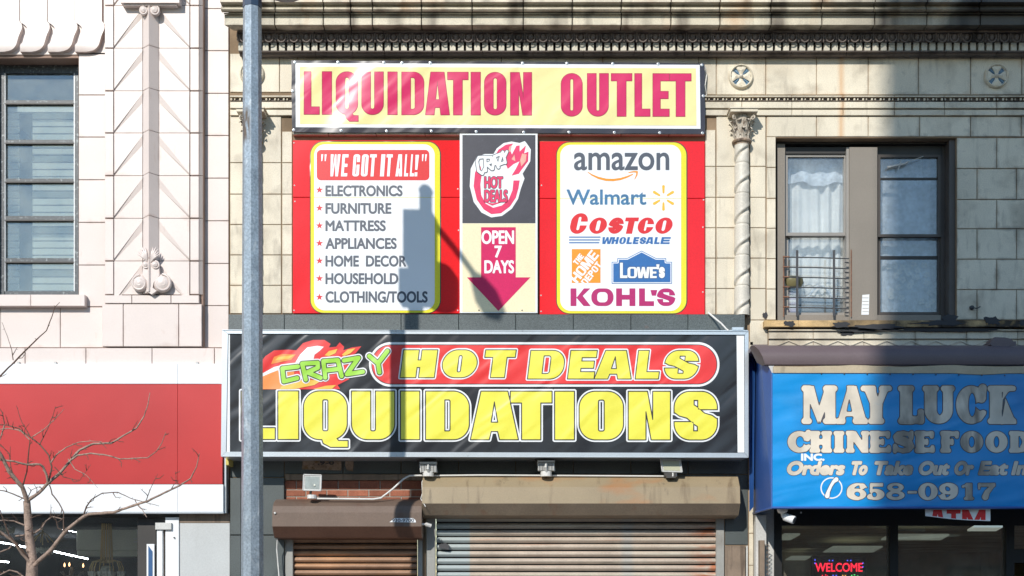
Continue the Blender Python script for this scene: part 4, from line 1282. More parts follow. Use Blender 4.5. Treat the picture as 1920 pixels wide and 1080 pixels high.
# --- twisted columns
def column(pcx):
    R0 = 14.2 * S; yc = -.045
    cxw = P(pcx, 0, .05)[0]
    zt, zb = zy(268, .1), zy(590, .1)
    m = MB(); seg = 44; nz = 230
    H = zt - zb; pitch = 58 * S
    vs = []; fs = []
    joints = [zy(v, .1) for v in (305, 362, 420, 478, 535)]
    for j in range(nz + 1):
        z = zb + H * j / nz
        for k in range(seg):
            a = 2 * math.pi * k / seg
            ph = (z - pitch * (a + math.pi / 2) / (2 * math.pi) * 1.0 * 1.0) / pitch + .42
            f = ph - math.floor(ph)
            g = (math.exp(-((f - .5) / .085) ** 2) if f < .5 else math.exp(-((f - .5) / .035) ** 2)) * .026 - math.exp(-((f - .60) / .06) ** 2) * .004
            top = max(0, min(1, (zt - z) / .08)); bot = 1
            g *= top
            r = R0 * (1 - .05 * j / nz) - g
            for jz in joints:
                if abs(z - jz) < .0055: r -= .006
            vs.append((cxw + r * math.cos(a), yc + r * math.sin(a), z))
    for j in range(nz):
        for k in range(seg):
            k2 = (k + 1) % seg
            fs.append((j * seg + k, j * seg + k2, (j + 1) * seg + k2, (j + 1) * seg + k))
    m.add(vs, fs)
    co = m.build('column', M['shaft'], SB, smooth=60)
    c = (cxw, yc, zt)
    MB().lathe([(R0 * .98, -.01), (R0 * 1.0, .01), (R0 * 1.22, .014), (R0 * 1.3, .028), (R0 * 1.22, .042), (R0 * .95, .046)], c, 'z', 32).build('neck_ring', M['plaster'], co, smooth=50)
    MB().lathe([(R0 * .92, .04), (R0 * .9, .10), (R0 * .95, .2), (R0 * 1.15, .29), (R0 * 1.25, .315), (0, .316)], c, 'z', 24).build('bell', M['capital'], co, smooth=50)
    rr = random.Random(int(pcx))
    cap = MB()
    for tier, (n, h0, h1, out, wd) in enumerate(((8, .045, .165, .042, .052), (8, .09, .25, .060, .058))):
        for i in range(n):
            a = (i + .5 * tier) / n * 2 * math.pi - math.pi / 2
            nn = 7
            vs = []
            for q in range(nn + 1):
                t = q / nn
                ro = R0 * .96 + out * (t ** 2.2) + (.010 if t > .8 else 0)
                z = h0 + (h1 - h0) * min(t * 1.12, 1.0) - (.022 if q == nn else 0)
                ww = wd * (.55 + .55 * math.sin(t * 2.6)) * (1 if q % 2 == 0 else .78) * (1 if t < .95 else .55)
                for s_ in (-.5, -.22, 0, .22, .5):
                    bulge = .010 * (1 - abs(s_) * 2) + (.006 if abs(s_) == .22 else 0) * -1
                    x_ = (ro + bulge); y_ = s_ * ww
                    vs.append((c[0] + x_ * math.cos(a) - y_ * math.sin(a), c[1] + x_ * math.sin(a) + y_ * math.cos(a), c[2] + z))
            fs = []
            for q in range(nn):
                for s_ in range(4):
                    fs.append((q * 5 + s_, q * 5 + s_ + 1, (q + 1) * 5 + s_ + 1, (q + 1) * 5 + s_))
            cap.add(vs, fs)
    cap.build('acanthus_leaves', M['capital'], co, smooth=70)
    for q in range(4):
        a = math.pi / 4 + q * math.pi / 2
        pts = []; rad = []
        for i in range(22):
            t = i / 21
            if t < .4:
                u = t / .4; ro = R0 * 1.0 + u * .055; z = .2 + u * .09
            else:
                u = (t - .4) / .6; an = math.pi / 2 - u * 2 * math.pi * 1.2; r_ = .028 * (1 - .7 * u)
                ro = R0 * 1.0 + .055 + .008 + r_ * math.cos(an); z = .29 - .028 + r_ * math.sin(an)
            pts.append((c[0] + ro * math.cos(a), c[1] + ro * math.sin(a), c[2] + z)); rad.append(.011 * (1 - .4 * t))
        MB().tube(pts, rad, 7).build('volute', M['capital'], co, smooth=60)
    A = .152
    a_ = MB().box(c[0] - A, c[1] - A, c[2] + .315, c[0] + A, c[1] + A, c[2] + .345).box(c[0] - A - .012, c[1] - A - .012, c[2] + .347, c[0] + A + .012, c[1] + A + .012, c[2] + .362)
    a_.build('abacus', M['stone'], co)
column(1391)
column(474)

# --- bedroom window pair
DW = -.20
wf = MB()
wf.pbox(1457, 270, 1472, 600, -.12, -.33).pbox(1593, 276, 1645, 600, -.10, -.30)
WB = wf.build('window', M['taupe'], SB)
MB().pbox(1455, 258, 1795, 269.5, -.13, -.33).build('head_casing', M['bronze'], WB)
MB().pbox(1764, 268, 1795, 600, -.20, -.33).build('side_casing', M['brown_frame'], WB)
MB().pbox(1780, 262, 1797, 602, -.05, -.20).build('side_casing', M['brown_frame'], WB)
def sash(x0, y0, x1, y1, d, fr, mt, name='sash'):
    m = MB().pbox(x0, y0, x0 + fr, y1, d, d - .04).pbox(x1 - fr, y0, x1, y1, d, d - .04).pbox(x0 + fr, y0, x1 - fr, y0 + fr, d - .001, d - .04).pbox(x0 + fr, y1 - fr, x1 - fr, y1, d - .001, d - .04)
    return m.build(name, mt, WB)
sash(1471, 288, 1589, 442, DW + .02, 6, M['taupe_light'])
sash(1472, 438, 1588, 592, DW - .03, 6, M['taupe_light'])
MB().pbox(1472, 276, 1590, 288, -.16, -.3).build('head_jamb', M['bronze'], WB)
MB().pbox(1587, 276, 1593, 600, -.13, -.3).build('jamb', M['taupe_light'], WB)
sash(1646, 290, 1764, 444, DW + .02, 5, M['brown_frame'])
sash(1646, 440, 1764, 590, DW - .03, 5, M['brown_frame'])
MB().pbox(1645, 268, 1766, 292, -.19, -.3).build('head_jamb', M['bronze'], WB)
MB().pbox(1650, 333, 1760, 337, DW - .0, DW - .03).build('glazing_bar', M['bronze'], WB)
MB().pbox(1650, 480, 1760, 486, DW - .05, DW - .08).build('glazing_bar', M['bronze'], WB)
MB().pbox(1458, 590.5, 1764, 603, -.113, -.33).build('bottom_rail', M['taupe'], WB)
for (a, b, c_, e_, d) in ((1477, 294, 1583, 436, DW), (1478, 444, 1582, 586, DW - .05), (1651, 295, 1759, 439, DW), (1651, 445, 1759, 585, DW - .05)):
    MB().pbox(a, b, c_, e_, d - .008, d - .013).build('pane', M['glass_r'], WB)
# broken sash lever stuck to the upper right pane
MB().tube([P(1664, 314, DW + .03), P(1696, 307, DW + .05), P(1702, 304, DW + .05)], .014, 6).tube([P(1700, 305, DW + .05), P(1731, 293, DW + .06)], .004, 5).tube([P(1684, 318, DW + .04), P(1690, 300, DW + .05)], .007, 5).build('sash_handle', M['fixture'], WB)
# paper notice on the mullion
MB().prism([(1617, 553), (1630, 552), (1629, 590), (1615, 590)], -.097, -.101).build('paper_label', M['white_paint'], WB)
m = MB()
for k in range(5): m.pbox(1617, 558 + k * 6.5, 1628.5, 559 + k * 6.5, -.0962, -.0968)
m.build('label_lines', M['taupe'], WB)
# iron guard on the lower left sash
gd = MB()
G = M['iron']
for x in (1495, 1564): MB().pbox(x - 2, 469, x + 2, 593, -.05, -.065).build('window_guard', G, WB)
for k in range(6):
    y = 483 + k * 18.8
    o = MB().tube([P(1468, y - 1, -.08), P(1530, y, -.075), P(1592, y + 2, -.08)], .007, 6).build('guard_bar', G, WB)
    MB().tube([P(1468, y - 1.5, -.08), P(1480, y - 1.2, -.08)], .009, 6).build('guard_bar_end', M['rust_iron'], WB)
    MB().tube([P(1584, y + 9, -.07), P(1590, y + 9, -.07)], .008, 6).build('guard_bar_end', M['iron'], WB)
for x in (1469.5, 1596): MB().tube([P(x, 468 if x > 1500 else 480, -.08), P(x, 594, -.08)], .006, 6).build('guard_post', M['rust_iron'], WB)
room(1440, 250, 1810, 640, -.35, 3.0, M['mid_in'], SB)
def drape(px0, py0, px1, py1, d, folds, amp, mt, name, label, hem=0):
    n = int(folds * 10); rows_ = 10
    vs = []; fs = []
    for j in range(rows_ + 1):
        for i in range(n + 1):
            u = i / n; v = j / rows_
            x, y_, z = P(px0 + (px1 - px0) * u, py0 + (py1 - py0) * v, d)
            dy = amp * math.sin(u * folds * 2 * math.pi + .6 * math.sin(v * 3 + u * 5)) * (.4 + .6 * v) + amp * .5 * math.sin(u * folds * 4.6)
            if hem and j == rows_: z += hem * math.sin(u * 9) * .5
            vs.append((x, y_ + dy, z))
    for j in range(rows_):
        for i in range(n):
            a = j * (n + 1) + i
            fs.append((a, a + n + 1, a + n + 2, a + 1))
    o = MB().add(vs, fs).build(name, mt, None, smooth=True, origin=P((px0 + px1) / 2, py0, d))
    return tag(o, label, 'curtain')
drape(1482, 286, 1592, 560, -.42, 6, .030, M['curtain'], 'curtain', 'sheer white curtain hanging in folds behind the sunlit window')
drape(1478, 284, 1590, 345, -.36, 3.5, .02, M['lace'], 'curtain_valance', 'blue grey valance across the top of the sunlit window', hem=.05)
drape(1640, 280, 1775, 600, -.40, 5, .012, M['lace'], 'curtain', 'flower patterned lace curtain behind the shaded window')
fl = random.Random(3)
m = MB()
for i in range(26):
    cx_, cy_ = fl.uniform(1665, 1752), fl.uniform(495, 575)
    for q in range(5):
        a = q * 1.2566 + fl.random()
        m.lathe([(0, .002), (.017, .0), ], P(cx_ + 3.6 * math.cos(a), cy_ + 3.6 * math.sin(a), -.365 + i * .0003 + q * .00004), 'y', 7)
tag(m.build('lace_flowers', M['curtain'], SB), kind='stuff')
# things on the inner ledge of the sunlit window
bd = tag(MB().lathe([(.0, .0), (.11, .0), (.14, .05), (.13, .11), (.02, .15), (0, .15)], P(1484, 541, -.32), 'z', 20).build('jar', mat('olive_jar', (.20, .18, .09), rough=.3), None, smooth=40), 'squat olive jar on the inner ledge behind the window guard', 'jar')
br = empty('tote_bag', P(1545, 588, -.36), 'dark blue striped bag leaning behind the window guard', 'bag')
MB().cbox(1508, 558, 1566, 580, -.32, -.40, .02).build('body', mat('navy_bag', (.06, .10, .14), rough=.7, var=.3, vscale=30), br)
MB().tube([P(1515 + 46 * t, 558 - 22 * math.sin(math.pi * t), -.34) for t in [i / 10 for i in range(11)]], .012, 6).build('handle', M['lace'], br, smooth=50)
bx = empty('striped_carton', P(1484, 588, -.30), 'lilac and white striped carton in the corner behind the window guard', 'box')
MB().cbox(1474, 545, 1494, 586, -.30, -.38, .008).build('body', mat('lilac_carton', (.42, .34, .46), rough=.6), bx)
m = MB()
for y in (551, 562, 573): m.pbox(1475, y, 1493, y + 5, -.298, -.2995)
m.build('stripes', M['curtain'], bx)
# hook on the shaded wall
hk = MB().tube([P(1822, 577, .0), P(1822, 577, .05), P(1832, 578, .06), P(1838, 575, .05)], .007, 6).lathe([(0, .02), (.024, .018), (.028, 0)], P(1822, 577, 0), 'y', 12).build('wall_hook', M['iron'], SB)

# ------------------------------------------------------------------ vinyl banner LIQUIDATION OUTLET
BN = empty('vinyl_banner', P(935, 248, .07), 'long glossy pale yellow vinyl banner with pink capitals reading LIQUIDATION OUTLET', 'banner')
V = {}
V['edge'] = vinyl('banner_dark_edge', (.035, .032, .042), rough=.26)
V['white'] = vinyl('banner_white', (.80, .82, .83), rough=.26)
V['yellow'] = vinyl('banner_yellow', (.80, .72, .33), rough=.28)
V['pink'] = vinyl('banner_pink', (.62, .018, .115), rough=.26)
V['pinkline'] = vinyl('banner_pink_line', (.36, .02, .06), rough=.28)
bd_ = .075
def flat(name, pts, mt, d, parent, th=None):
    return flat_mesh([pts], d, name, mt, parent)
def wavy(x0, y0, x1, y1, n, amp, seed):
    r = random.Random(seed); out = []
    for i in range(n):
        t = i / n
        out.append((x0 + (x1 - x0) * t + (0 if i == 0 else r.uniform(-amp, amp) * (abs(y1 - y0) > abs(x1 - x0))), y0 + (y1 - y0) * t + (0 if i == 0 else r.uniform(-amp, amp) * (abs(x1 - x0) > abs(y1 - y0)))))
    return out
outl = wavy(546, 113, 1321, 119, 22, 1.0, 1) + wavy(1321, 119, 1322, 251, 5, .6, 2) + wavy(1322, 251, 548, 247.5, 18, .7, 3) + wavy(548, 247.5, 546, 113, 5, .6, 4)
MB().prism(outl, bd_, bd_ - .006).build('sheet', V['edge'], BN)
flat('white_border', [(554, 118), (1312, 121.5), (1313.5, 241.5), (554.5, 238.5)], V['white'], bd_ + .0015, BN)
flat('yellow_field', [(562, 125), (1305, 128), (1306, 235.5), (562.5, 232.5)], V['yellow'], bd_ + .003, BN)
A = Art(562, 125, 1306, 236, .5)
word_heavy(A, 'LIQUIDATION', [(570, 599), (604, 622), (630, 671), (678, 719), (727, 745), (753, 795), (797.5, 843), (839, 878), (883, 901), (908, 949), (957, 997)], 134, 214.5, 17, 14.5, 20, margin=7, skew=.004)
word_heavy(A, 'OUTLET', [(1052, 1092), (1101, 1141), (1146, 1185), (1190, 1219), (1224, 1255), (1256, 1296)], 137.5, 218, 17, 14, 20, margin=7, skew=.002)
A.emit('letter_outline', V['pinkline'], bd_ + .0045, BN, .6, split='letter_outline')
A.emit('lettering', V['pink'], bd_ + .006, BN, -.5, split='letter')
gm = None
for x, y in [(553, 117), (634, 117), (720, 117.5), (754, 118), (807, 118), (980, 118.5), (1063, 119), (1149, 119.5), (1234, 120), (1316, 122), (551, 244), (640, 245), (725, 246), (809, 246), (893, 247), (982, 248), (1067, 248), (1152, 248.5), (1237, 249), (1317, 249.5), (549, 171), (1318.5, 180)]:
    c = P(x, y, bd_ + .002)
    if gm is None:
        g_ = MB(); g_.lathe([(.004, .001), (.008, .006), (.014, .005), (.016, 0)], (0, 0, 0), 'y', 12); gm = g_.mesh('grommet', M['alu'], smooth=True)
    link(gm, 'grommet', BN, c)
# ropes of the banner end
MB().tube([P(1322, 124, .08), P(1325, 140, .03), P(1322, 160, .07), P(1325, 178, .03), P(1318, 182, .08)], .006, 5).build('tie_cord', M['conduit'], BN)

# ------------------------------------------------------------------ poster panels
def panel_print(nm, label, x0, y0, x1, y1, d, wx0, wx1, wy0, wy1, seams):
    r = empty(nm, P((x0 + x1) / 2, y1, d), label, 'sign')
    red = mat(nm + '_red_' + str(int(x0)), (.76, .012, .016), rough=.20, var=.03, spec=.5, wrinkle=[(.010, 1.3, (1, 1, 1), (0, 0, 0))])
    yel = mat('poster_yellow', (.78, .70, .035), rough=.25, var=.02, wrinkle=[(.010, 1.3, (1, 1, 1), (0, 0, 0))])
    ys_ = [y0] + seams + [y1]
    for a, b in zip(ys_[:-1], ys_[1:]):
        MB().cbox(x0, a + (.5 if a != y0 else 0), x1, b - .5, d, -.02, .003).build('backing_panel', red, r)
    flat('black_line', rrect(wx0 - 8, wy0 - 6, wx1 + 12, wy1 + 6, 26), V['edge'], d + .0015, r)
    flat('yellow_border', rrect(wx0 - 6.5, wy0 - 4.5, wx1 + 10, wy1 + 4.5, 24), yel, d + .003, r)
    for a, b, k in ((wy0, seams[0] - .4, 0), (seams[0] + .4, wy1, 1)):
        pts = [p for p in rrect(wx0, wy0, wx1, wy1, 20, 8)]
        n = len(pts)
        if k == 0: q = [p for p in pts if p[1] <= (wy0 + wy1) / 2]; q = q[-9:] + q[:9] if False else sorted([p for p in pts if p[1] < (wy0 + wy1) / 2], key=lambda p: p[0]) + [(wx1, b), (wx0, b)]
        else: q = sorted([p for p in pts if p[1] > (wy0 + wy1) / 2], key=lambda p: -p[0]) + [(wx0, a), (wx1, a)]
        flat('white_field', q, M['poster_white'], d + .0045, r)
    for x in (x0 + 3, x1 - 3):
        for y in (y0 + 5, seams[0] - 20, seams[0] + 8, seams[0] + 55, y1 - 40, y1 - 6):
            if RND.random() < .55: MB().lathe([(0, .004), (.006, .003), (.009, 0)], P(x + RND.uniform(-1, 1), y + RND.uniform(-9, 9) * (y0 + 12 < y < y1 - 12), d), 'y', 8).build('screw_head', M['fixture'], r)
    return r
M['poster_white'] = mat('poster_white', (.80, .82, .84), rough=.3, var=.01, fine=.01)
M['slate_ink'] = mat('slate_ink', (.07, .085, .115), rough=.4, var=.02)
M['red_ink'] = mat('red_ink', (.68, .025, .03), rough=.3, var=.03)
PDp = .03
LP = panel_print('left_poster_panel', 'red yellow and white poster headed WE GOT IT ALL listing electronics to clothing and tools', 549, 263, 862, 588, PDp, 589, 815, 270.5, 582, [370])
LP.name = 'poster_panel'
flat('red_pill', rrect(594, 281, 805, 338, 8), M['red_ink'], PDp + .006, LP)
A = Art(596, 284, 804, 338, .3)
word_heavy(A, '"WEGOTITALL!"', [(599, 613), (617, 639), (639, 654), (660, 676), (676, 692), (691, 707), (712, 723), (722, 737), (741, 757), (757, 768), (768, 779), (776, 786, 290), (788, 801)], 289, 331, 6.2, 6.5, 5, shear=.07, margin=3)
A.emit('heading_lettering', M['poster_white'], PDp + .0075, LP, -.25, split='letter')
A = Art(588, 345, 815, 580, .35)
for txt, x1, yb, yc in (('ELECTRONICS', 754, 367, 348.5), ('FURNITURE', 733, 400, 381.5), ('MATTRESS', 722.5, 432.5, 414), ('APPLIANCES', 743, 466, 447), ('HOME  DECOR', 761, 499, 480), ('HOUSEHOLD', 746, 532, 513), ('CLOTHING/TOOLS', 801, 566.5, 547)):
    word_font(A, txt, 611, x1, yc, yb)
A.emit('list_lettering', M['slate_ink'], PDp + .006, LP, .85, split='letter')
for i, y in enumerate((356, 390, 423, 456, 489, 522, 557)):
    flat('star', [(599 + (7 if k % 2 == 0 else 2.8) * math.sin(k * math.pi / 5), y - (7 if k % 2 == 0 else 2.8) * math.cos(k * math.pi / 5)) for k in range(10)], M['red_ink'], PDp + .006, LP)

RP = panel_print('right_poster_panel', 'red yellow and white poster covered with blue orange and red store logos', 1012, 265, 1321.5, 590, PDp, 1050.5, 1277, 271.5, 583, [372])
RP.name = 'poster_panel'
d = PDp + .006
M['ink_orange'] = mat('orange_ink', (.84, .30, .02), rough=.3, var=.02)
M['ink_amber'] = mat('amber_ink', (.84, .48, .04), rough=.3, var=.02)
M['ink_blue'] = mat('blue_ink', (.025, .135, .38), rough=.35, var=.03)
M['ink_steel'] = mat('steel_blue_ink', (.05, .17, .32), rough=.35, var=.15, vscale=12)
M['ink_berry'] = mat('berry_ink', (.42, .012, .13), rough=.35, var=.03)
A = Art(1070, 280, 1262, 345, .35)
word_font(A, 'amazon', 1077, 1254, 287.5, 318, ref='x')
A.emit('logo_lettering', M['slate_ink'], d, RP, .95)
A = Art(1095, 315, 1200, 345, .35)
A.put(lambda X, Y: spath(X, Y, [(1102, 322.5), (1110, 328), (1122, 333.5), (1136, 337), (1150, 337.5), (1164, 335.5), (1176, 331.5), (1186, 327)], [.6, 1.3, 1.9, 2.2, 2.2, 2, 1.6, 1.0]))
A.put(lambda X, Y: spath(X, Y, [(1179, 323.5), (1188, 321.8), (1194.5, 322.2), (1194, 328), (1190, 336)], [.8, 1.3, 1.6, 1.4, .6]))
A.emit('smile_arrow', M['ink_orange'], d, RP)
A = Art(1060, 350, 1215, 390, .35)
word_font(A, 'Walmart', 1063, 1211, 356, 383)
A.emit('logo_lettering', M['ink_steel'], d, RP, .75)
A = Art(1218, 344, 1270, 398, .4)
for k in range(6):
    a = math.radians(90 + 60 * k)
    A.put(lambda X, Y, a=a: spath(X, Y, [(1244 + 9 * math.cos(a), 371 + 10 * math.sin(a)), (1244 + 20 * math.cos(a), 371 + 21.5 * math.sin(a))], [1.8, 2.6]))
A.emit('spark_logo', M['ink_amber'], d, RP)
A = Art(1060, 395, 1270, 445, .35)
word_heavy(A, 'COSTCO', [(1066, 1105, 400), (1102, 1141, 408), (1138, 1172, 408), (1167, 1198, 408), (1193, 1229, 408), (1226, 1264, 408)], 400, 438, 12.5, 8.5, 17, shear=.22, margin=4)
A.emit('logo_lettering', M['red_ink'], d, RP, .25)
A = Art(1062, 440, 1262, 462, .3)
word_heavy(A, 'WHOLESALE', [(1127, 1149), (1146, 1161), (1160, 1175), (1174, 1187), (1186, 1199), (1198, 1213), (1210, 1227), (1226, 1239), (1238, 1258)], 444.5, 457.5, 4.6, 3.2, 5.5, shear=.22, margin=2)
for i, y in enumerate((443.5, 448.8, 454)): A.put(lambda X, Y, y=y, i=i: sbox(X, Y, 1067, y, 1126 - i * 1.2, y + 2.1))
A.emit('logo_lettering', M['ink_blue'], d, RP)
flat('orange_square', [(1072, 467), (1126, 467), (1126, 530.5), (1072, 530.5)], M['ink_orange'], d, RP)
A = Art(1070, 463, 1130, 534, .3, pad=2)
an = math.radians(-52)
cxh, cyh = 1098.5, 499
def rot_heavy(text, spans, y0, y1, s, b, R):
    for ch, (x0, x1) in zip(text, spans):
        def f(X, Y, ch=ch, x0=x0, x1=x1):
            X2 = (X - cxh) * math.cos(-an) - (Y - cyh) * math.sin(-an); Y2 = (X - cxh) * math.sin(-an) + (Y - cyh) * math.cos(-an)
            return heavy(ch, X2 - x0, y1 - Y2, x1 - x0, y1 - y0, s, b, R)
        A.put(f)
rot_heavy('THE', [(-9, -2.6), (-1.4, 5), (6, 12)], -24, -13.5, 2.3, 2, 2)
rot_heavy('HOME', [(-36, -21), (-19.5, -5), (-3.5, 15), (17, 31)], -11, 7.5, 4.4, 3.4, 5)
rot_heavy('DEPOT', [(-29, -19.5), (-18, -10), (-8.5, 0), (1.5, 10.5), (12, 20)], 10.5, 23, 2.8, 2.3, 3.5)
A.emit('logo_lettering', M['poster_white'], d + .0015, RP, .2)
house = [(1147, 532), (1147, 491), (1157.5, 491), (1157.5, 484), (1176, 484), (1203, 470), (1230, 484), (1249, 484), (1249, 491), (1260, 491), (1260, 532)]
A = Art(1144, 466, 1264, 535, .35)
A.put(lambda X, Y: spoly(X, Y, house))
A.emit('house_edge', M['ink_blue'], d, RP)
A.emit('house_white_line', M['poster_white'], d + .0015, RP, -1.2)
A.emit('house_field', M['ink_blue'], d + .003, RP, -2.9)
A = Art(1158, 488, 1252, 526, .3)
word_heavy(A, "LOWE'S", [(1163, 1176, 493), (1177, 1194, 501), (1194.5, 1218, 501), (1219, 1231, 501), (1231, 1236, 496), (1236, 1246, 501)], 493, 521, 4.4, 4.2, 5, margin=3)
A.emit('logo_outline', M['slate_ink'], d + .0045, RP, 1.1)
A.emit('logo_lettering', M['poster_white'], d + .006, RP, .4)
A = Art(1064, 536, 1272, 580, .4)
word_heavy(A, "KOHL'S", [(1070, 1107), (1109, 1150), (1155.5, 1191), (1198.5, 1226), (1220, 1232, 544), (1232, 1266)], 541, 573.5, 10.5, 8.5, 15, margin=4)
A.emit('logo_lettering', M['ink_berry'], d, RP, .3)

# centre board
CBd = empty('hanging_board', P(935, 587, .09), 'tall centre board with flame logo above a magenta arrow reading OPEN 7 DAYS', 'sign')
M['board_dark'] = mat('board_charcoal', (.045, .045, .06), rough=.35, var=.12, vscale=6, stains=[('#6a6a78', .35, 12, .66, (1, 1, 1))])
M['board_cream'] = mat('board_cream', (.80, .70, .46), rough=.4, var=.02)
M['magenta'] = mat('magenta_ink', (.60, .006, .10), rough=.3, var=.04)
cd_ = .085
MB().cbox(862, 250.5, 1008, 587, cd_, -.02, .003).build('board', M['white_paint'], CBd)
flat('charcoal_field', [(867, 253), (1004, 253), (1004, 418.5), (867, 418.5)], M['board_dark'], cd_ + .0015, CBd)
flat('cream_field', [(867, 419), (1004, 419), (1004, 585), (867, 585)], M['board_cream'], cd_ + .0015, CBd)
flat('arrow', [(902, 426), (967, 426), (967, 520), (994.5, 520), (934.5, 583), (875.5, 520), (902, 520)], M['magenta'], cd_ + .003, CBd)
A = Art(900, 428, 968, 516, .3)
word_font(A, 'OPEN', 903.5, 963, 433, 456.5)
word_font(A, '7', 928, 940, 461.5, 482, ref='7')
word_font(A, 'DAYS', 909, 963, 489, 511.5)
A.emit('arrow_lettering', M['poster_white'], cd_ + .0045, CBd, .95)
for x, y in ((898, 582), (979, 582), (872, 255), (999, 255)):
    MB().lathe([(0, .005), (.007, .004), (.010, 0)], P(x, y, cd_), 'y', 8).build('screw_head', M['iron'], CBd)
# flame roundel, from zoom coordinates (factor 2.77)
q = lambda *p: [(840 + x / 2.77, 230 + y / 2.77) for x, y in p]
body = q((150, 180), (120, 240), (115, 330), (135, 410), (175, 465), (225, 490), (280, 482), (330, 445), (362, 395), (375, 345), (395, 290), (385, 265), (425, 200), (428, 140), (408, 110), (398, 98), (372, 108), (330, 100), (290, 108), (255, 135), (238, 165), (190, 165))
A = Art(875, 258, 1000, 412, .4)
A.put(lambda X, Y: spoly(X, Y, body))
A.emit('logo_white_edge', M['poster_white'], cd_ + .003, CBd, .8)
M['flame_pink'] = mat('flame_pink_ink', (.72, .04, .13), rough=.3, var=.12, vscale=9)
M['flame_pale'] = mat('flame_pale_ink', (.80, .40, .32), rough=.3, var=.2, vscale=9)
ringo = q((160, 215), (140, 260), (133, 330), (150, 400), (185, 450), (225, 475), (275, 470), (322, 435), (352, 390), (366, 340), (372, 300), (340, 300), (335, 350), (315, 400), (280, 430), (235, 442), (195, 420), (172, 375), (168, 320), (175, 270), (170, 230))
A = Art(875, 258, 1000, 412, .4)
A.put(lambda X, Y: spoly(X, Y, ringo))
A.put(lambda X, Y: spoly(X, Y, q((245, 170), (262, 140), (300, 115), (338, 108), (320, 135), (332, 165), (355, 120), (372, 118), (372, 150), (405, 118), (395, 160), (418, 150), (416, 200), (385, 240), (368, 265), (330, 275), (352, 240), (372, 200), (340, 215), (310, 240), (296, 205), (300, 150), (270, 150))))
A.put(lambda X, Y: spath(X, Y, q((195, 412), (230, 425), (285, 410)), [.5, 2, .5]))
A.emit('flame_print', M['flame_pink'], cd_ + .0045, CBd)
A = Art(875, 258, 1000, 412, .4)
A.put(lambda X, Y: spoly(X, Y, q((330, 190), (345, 165), (350, 200))))
A.put(lambda X, Y: spoly(X, Y, q((375, 195), (385, 160), (408, 165), (404, 200), (380, 228))))
A.put(lambda X, Y: spoly(X, Y, q((315, 150), (318, 125), (330, 118), (324, 150))))
A.emit('flame_highlight', M['flame_pale'], cd_ + .006, CBd)
A = Art(885, 280, 955, 335, .3)
word_font(A, 'HOT', 909, 942, 331, 352)
A = Art(885, 320, 958, 384, .3)
word_font(A, 'HOT', 909, 942, 332, 352); word_font(A, 'DEALS', 909, 951, 357, 378)
A.emit('hot_deals_outline', M['slate_ink'], cd_ + .0045, CBd, 1.9)
A.emit('hot_deals_print', M['flame_pink'], cd_ + .006, CBd, .8)
CR = {'C': [[(190, 178), (160, 180), (150, 200), (158, 250), (178, 265), (190, 240)]],
      'R': [[(196, 250), (192, 180), (225, 180), (224, 205), (200, 215), (228, 240)]],
      'A': [[(232, 240), (240, 175), (262, 232)], [(236, 215), (256, 212)]],
      'Z': [[(248, 172), (280, 160), (264, 218), (296, 205)]],
      'Y': [[(284, 152), (292, 180), (306, 150)], [(292, 180), (298, 208)]]}
A = Art(885, 270, 965, 335, .3)
for k_, pths in CR.items():
    for pth in pths: A.put(lambda X, Y, pth=pth: spath(X, Y, q(*pth), 2.4))
A.emit('crazy_outline', M['slate_ink'], cd_ + .0075, CBd, 1.5)
A.emit('crazy_print', M['poster_white'], cd_ + .009, CBd, .2)

# ------------------------------------------------------------------ dark granite ledge under the posters
xs_ = [428, 533, 643, 752, 860, 967, 1075, 1183, 1290, 1397]
for a, b in zip(xs_[:-1], xs_[1:]): block(a, 589, b, 640, .13, -.012, M['granite'], SB, 'ledge_slab', gap=.4)

# ------------------------------------------------------------------ framed box sign
BD = .44
BS = empty('box_sign', P(910, 858, .25), 'long aluminium framed black sign with big yellow letters reading HOT DEALS LIQUIDATIONS', 'sign')
MB().pbox(418, 619, 1402, 857, BD - .03, .0).build('cabinet', M['alu'], BS)
def frame_bar(pts):
    MB().prism(pts, BD + .012, BD - .06).build('frame_bar', M['alu'], BS)
frame_bar([(417, 618), (1403, 620), (1396, 627.5), (427.5, 625.5)])
frame_bar([(1403.5, 620), (1403.5, 858), (1396.3, 849), (1396.3, 627.8)])
frame_bar([(1403, 858.3), (414.5, 856), (424, 847), (1396, 849.3)])
frame_bar([(416.7, 618.5), (427.2, 626), (423.6, 847), (414.2, 855.7)])
m = MB()
m.prism([(417, 618), (1403, 620), (1403.5, 621.2), (416.8, 619.2)], BD + .02, BD + .0125).prism([(414.8, 856), (1403, 858), (1403, 856.8), (415.5, 854.8)], BD + .02, BD + .0125)
m.build('frame_lip', M['alu'], BS)
BW2 = [(.014, 4.2, (1, 1, .24), (0, math.radians(-50), 0)), (.014, 1.9, (1, 1, .3), (0, math.radians(-42), 0))]
B_ = {k: vinyl('box_' + k, c, rough=r, amt=1.8, wr=BW2, var=.05) for k, c, r in (('black', (.024, .026, .031), .25), ('white', (.80, .82, .83), .35), ('yellow', (.80, .745, .075), .4), ('red', (.74, .035, .035), .35), ('ink', (.02, .02, .025), .4), ('orange', (.82, .26, .05), .35), ('amber', (.82, .50, .08), .35), ('green', (.33, .66, .06), .35))}
MB().pbox(423.8, 626, 1396.2, 849, BD - .004, BD - .02).build('fabric_face', B_['black'], BS)
e = BD - .004
flat('white_strip', [(425.5, 627), (431, 627), (431, 847.5), (424.5, 847)], M['white_paint'], e + .002, BS)
flat('white_strip', [(1381, 628.5), (1395, 628.5), (1395.5, 848.5), (1383, 848.5)], M['white_paint'], e + .002, BS)
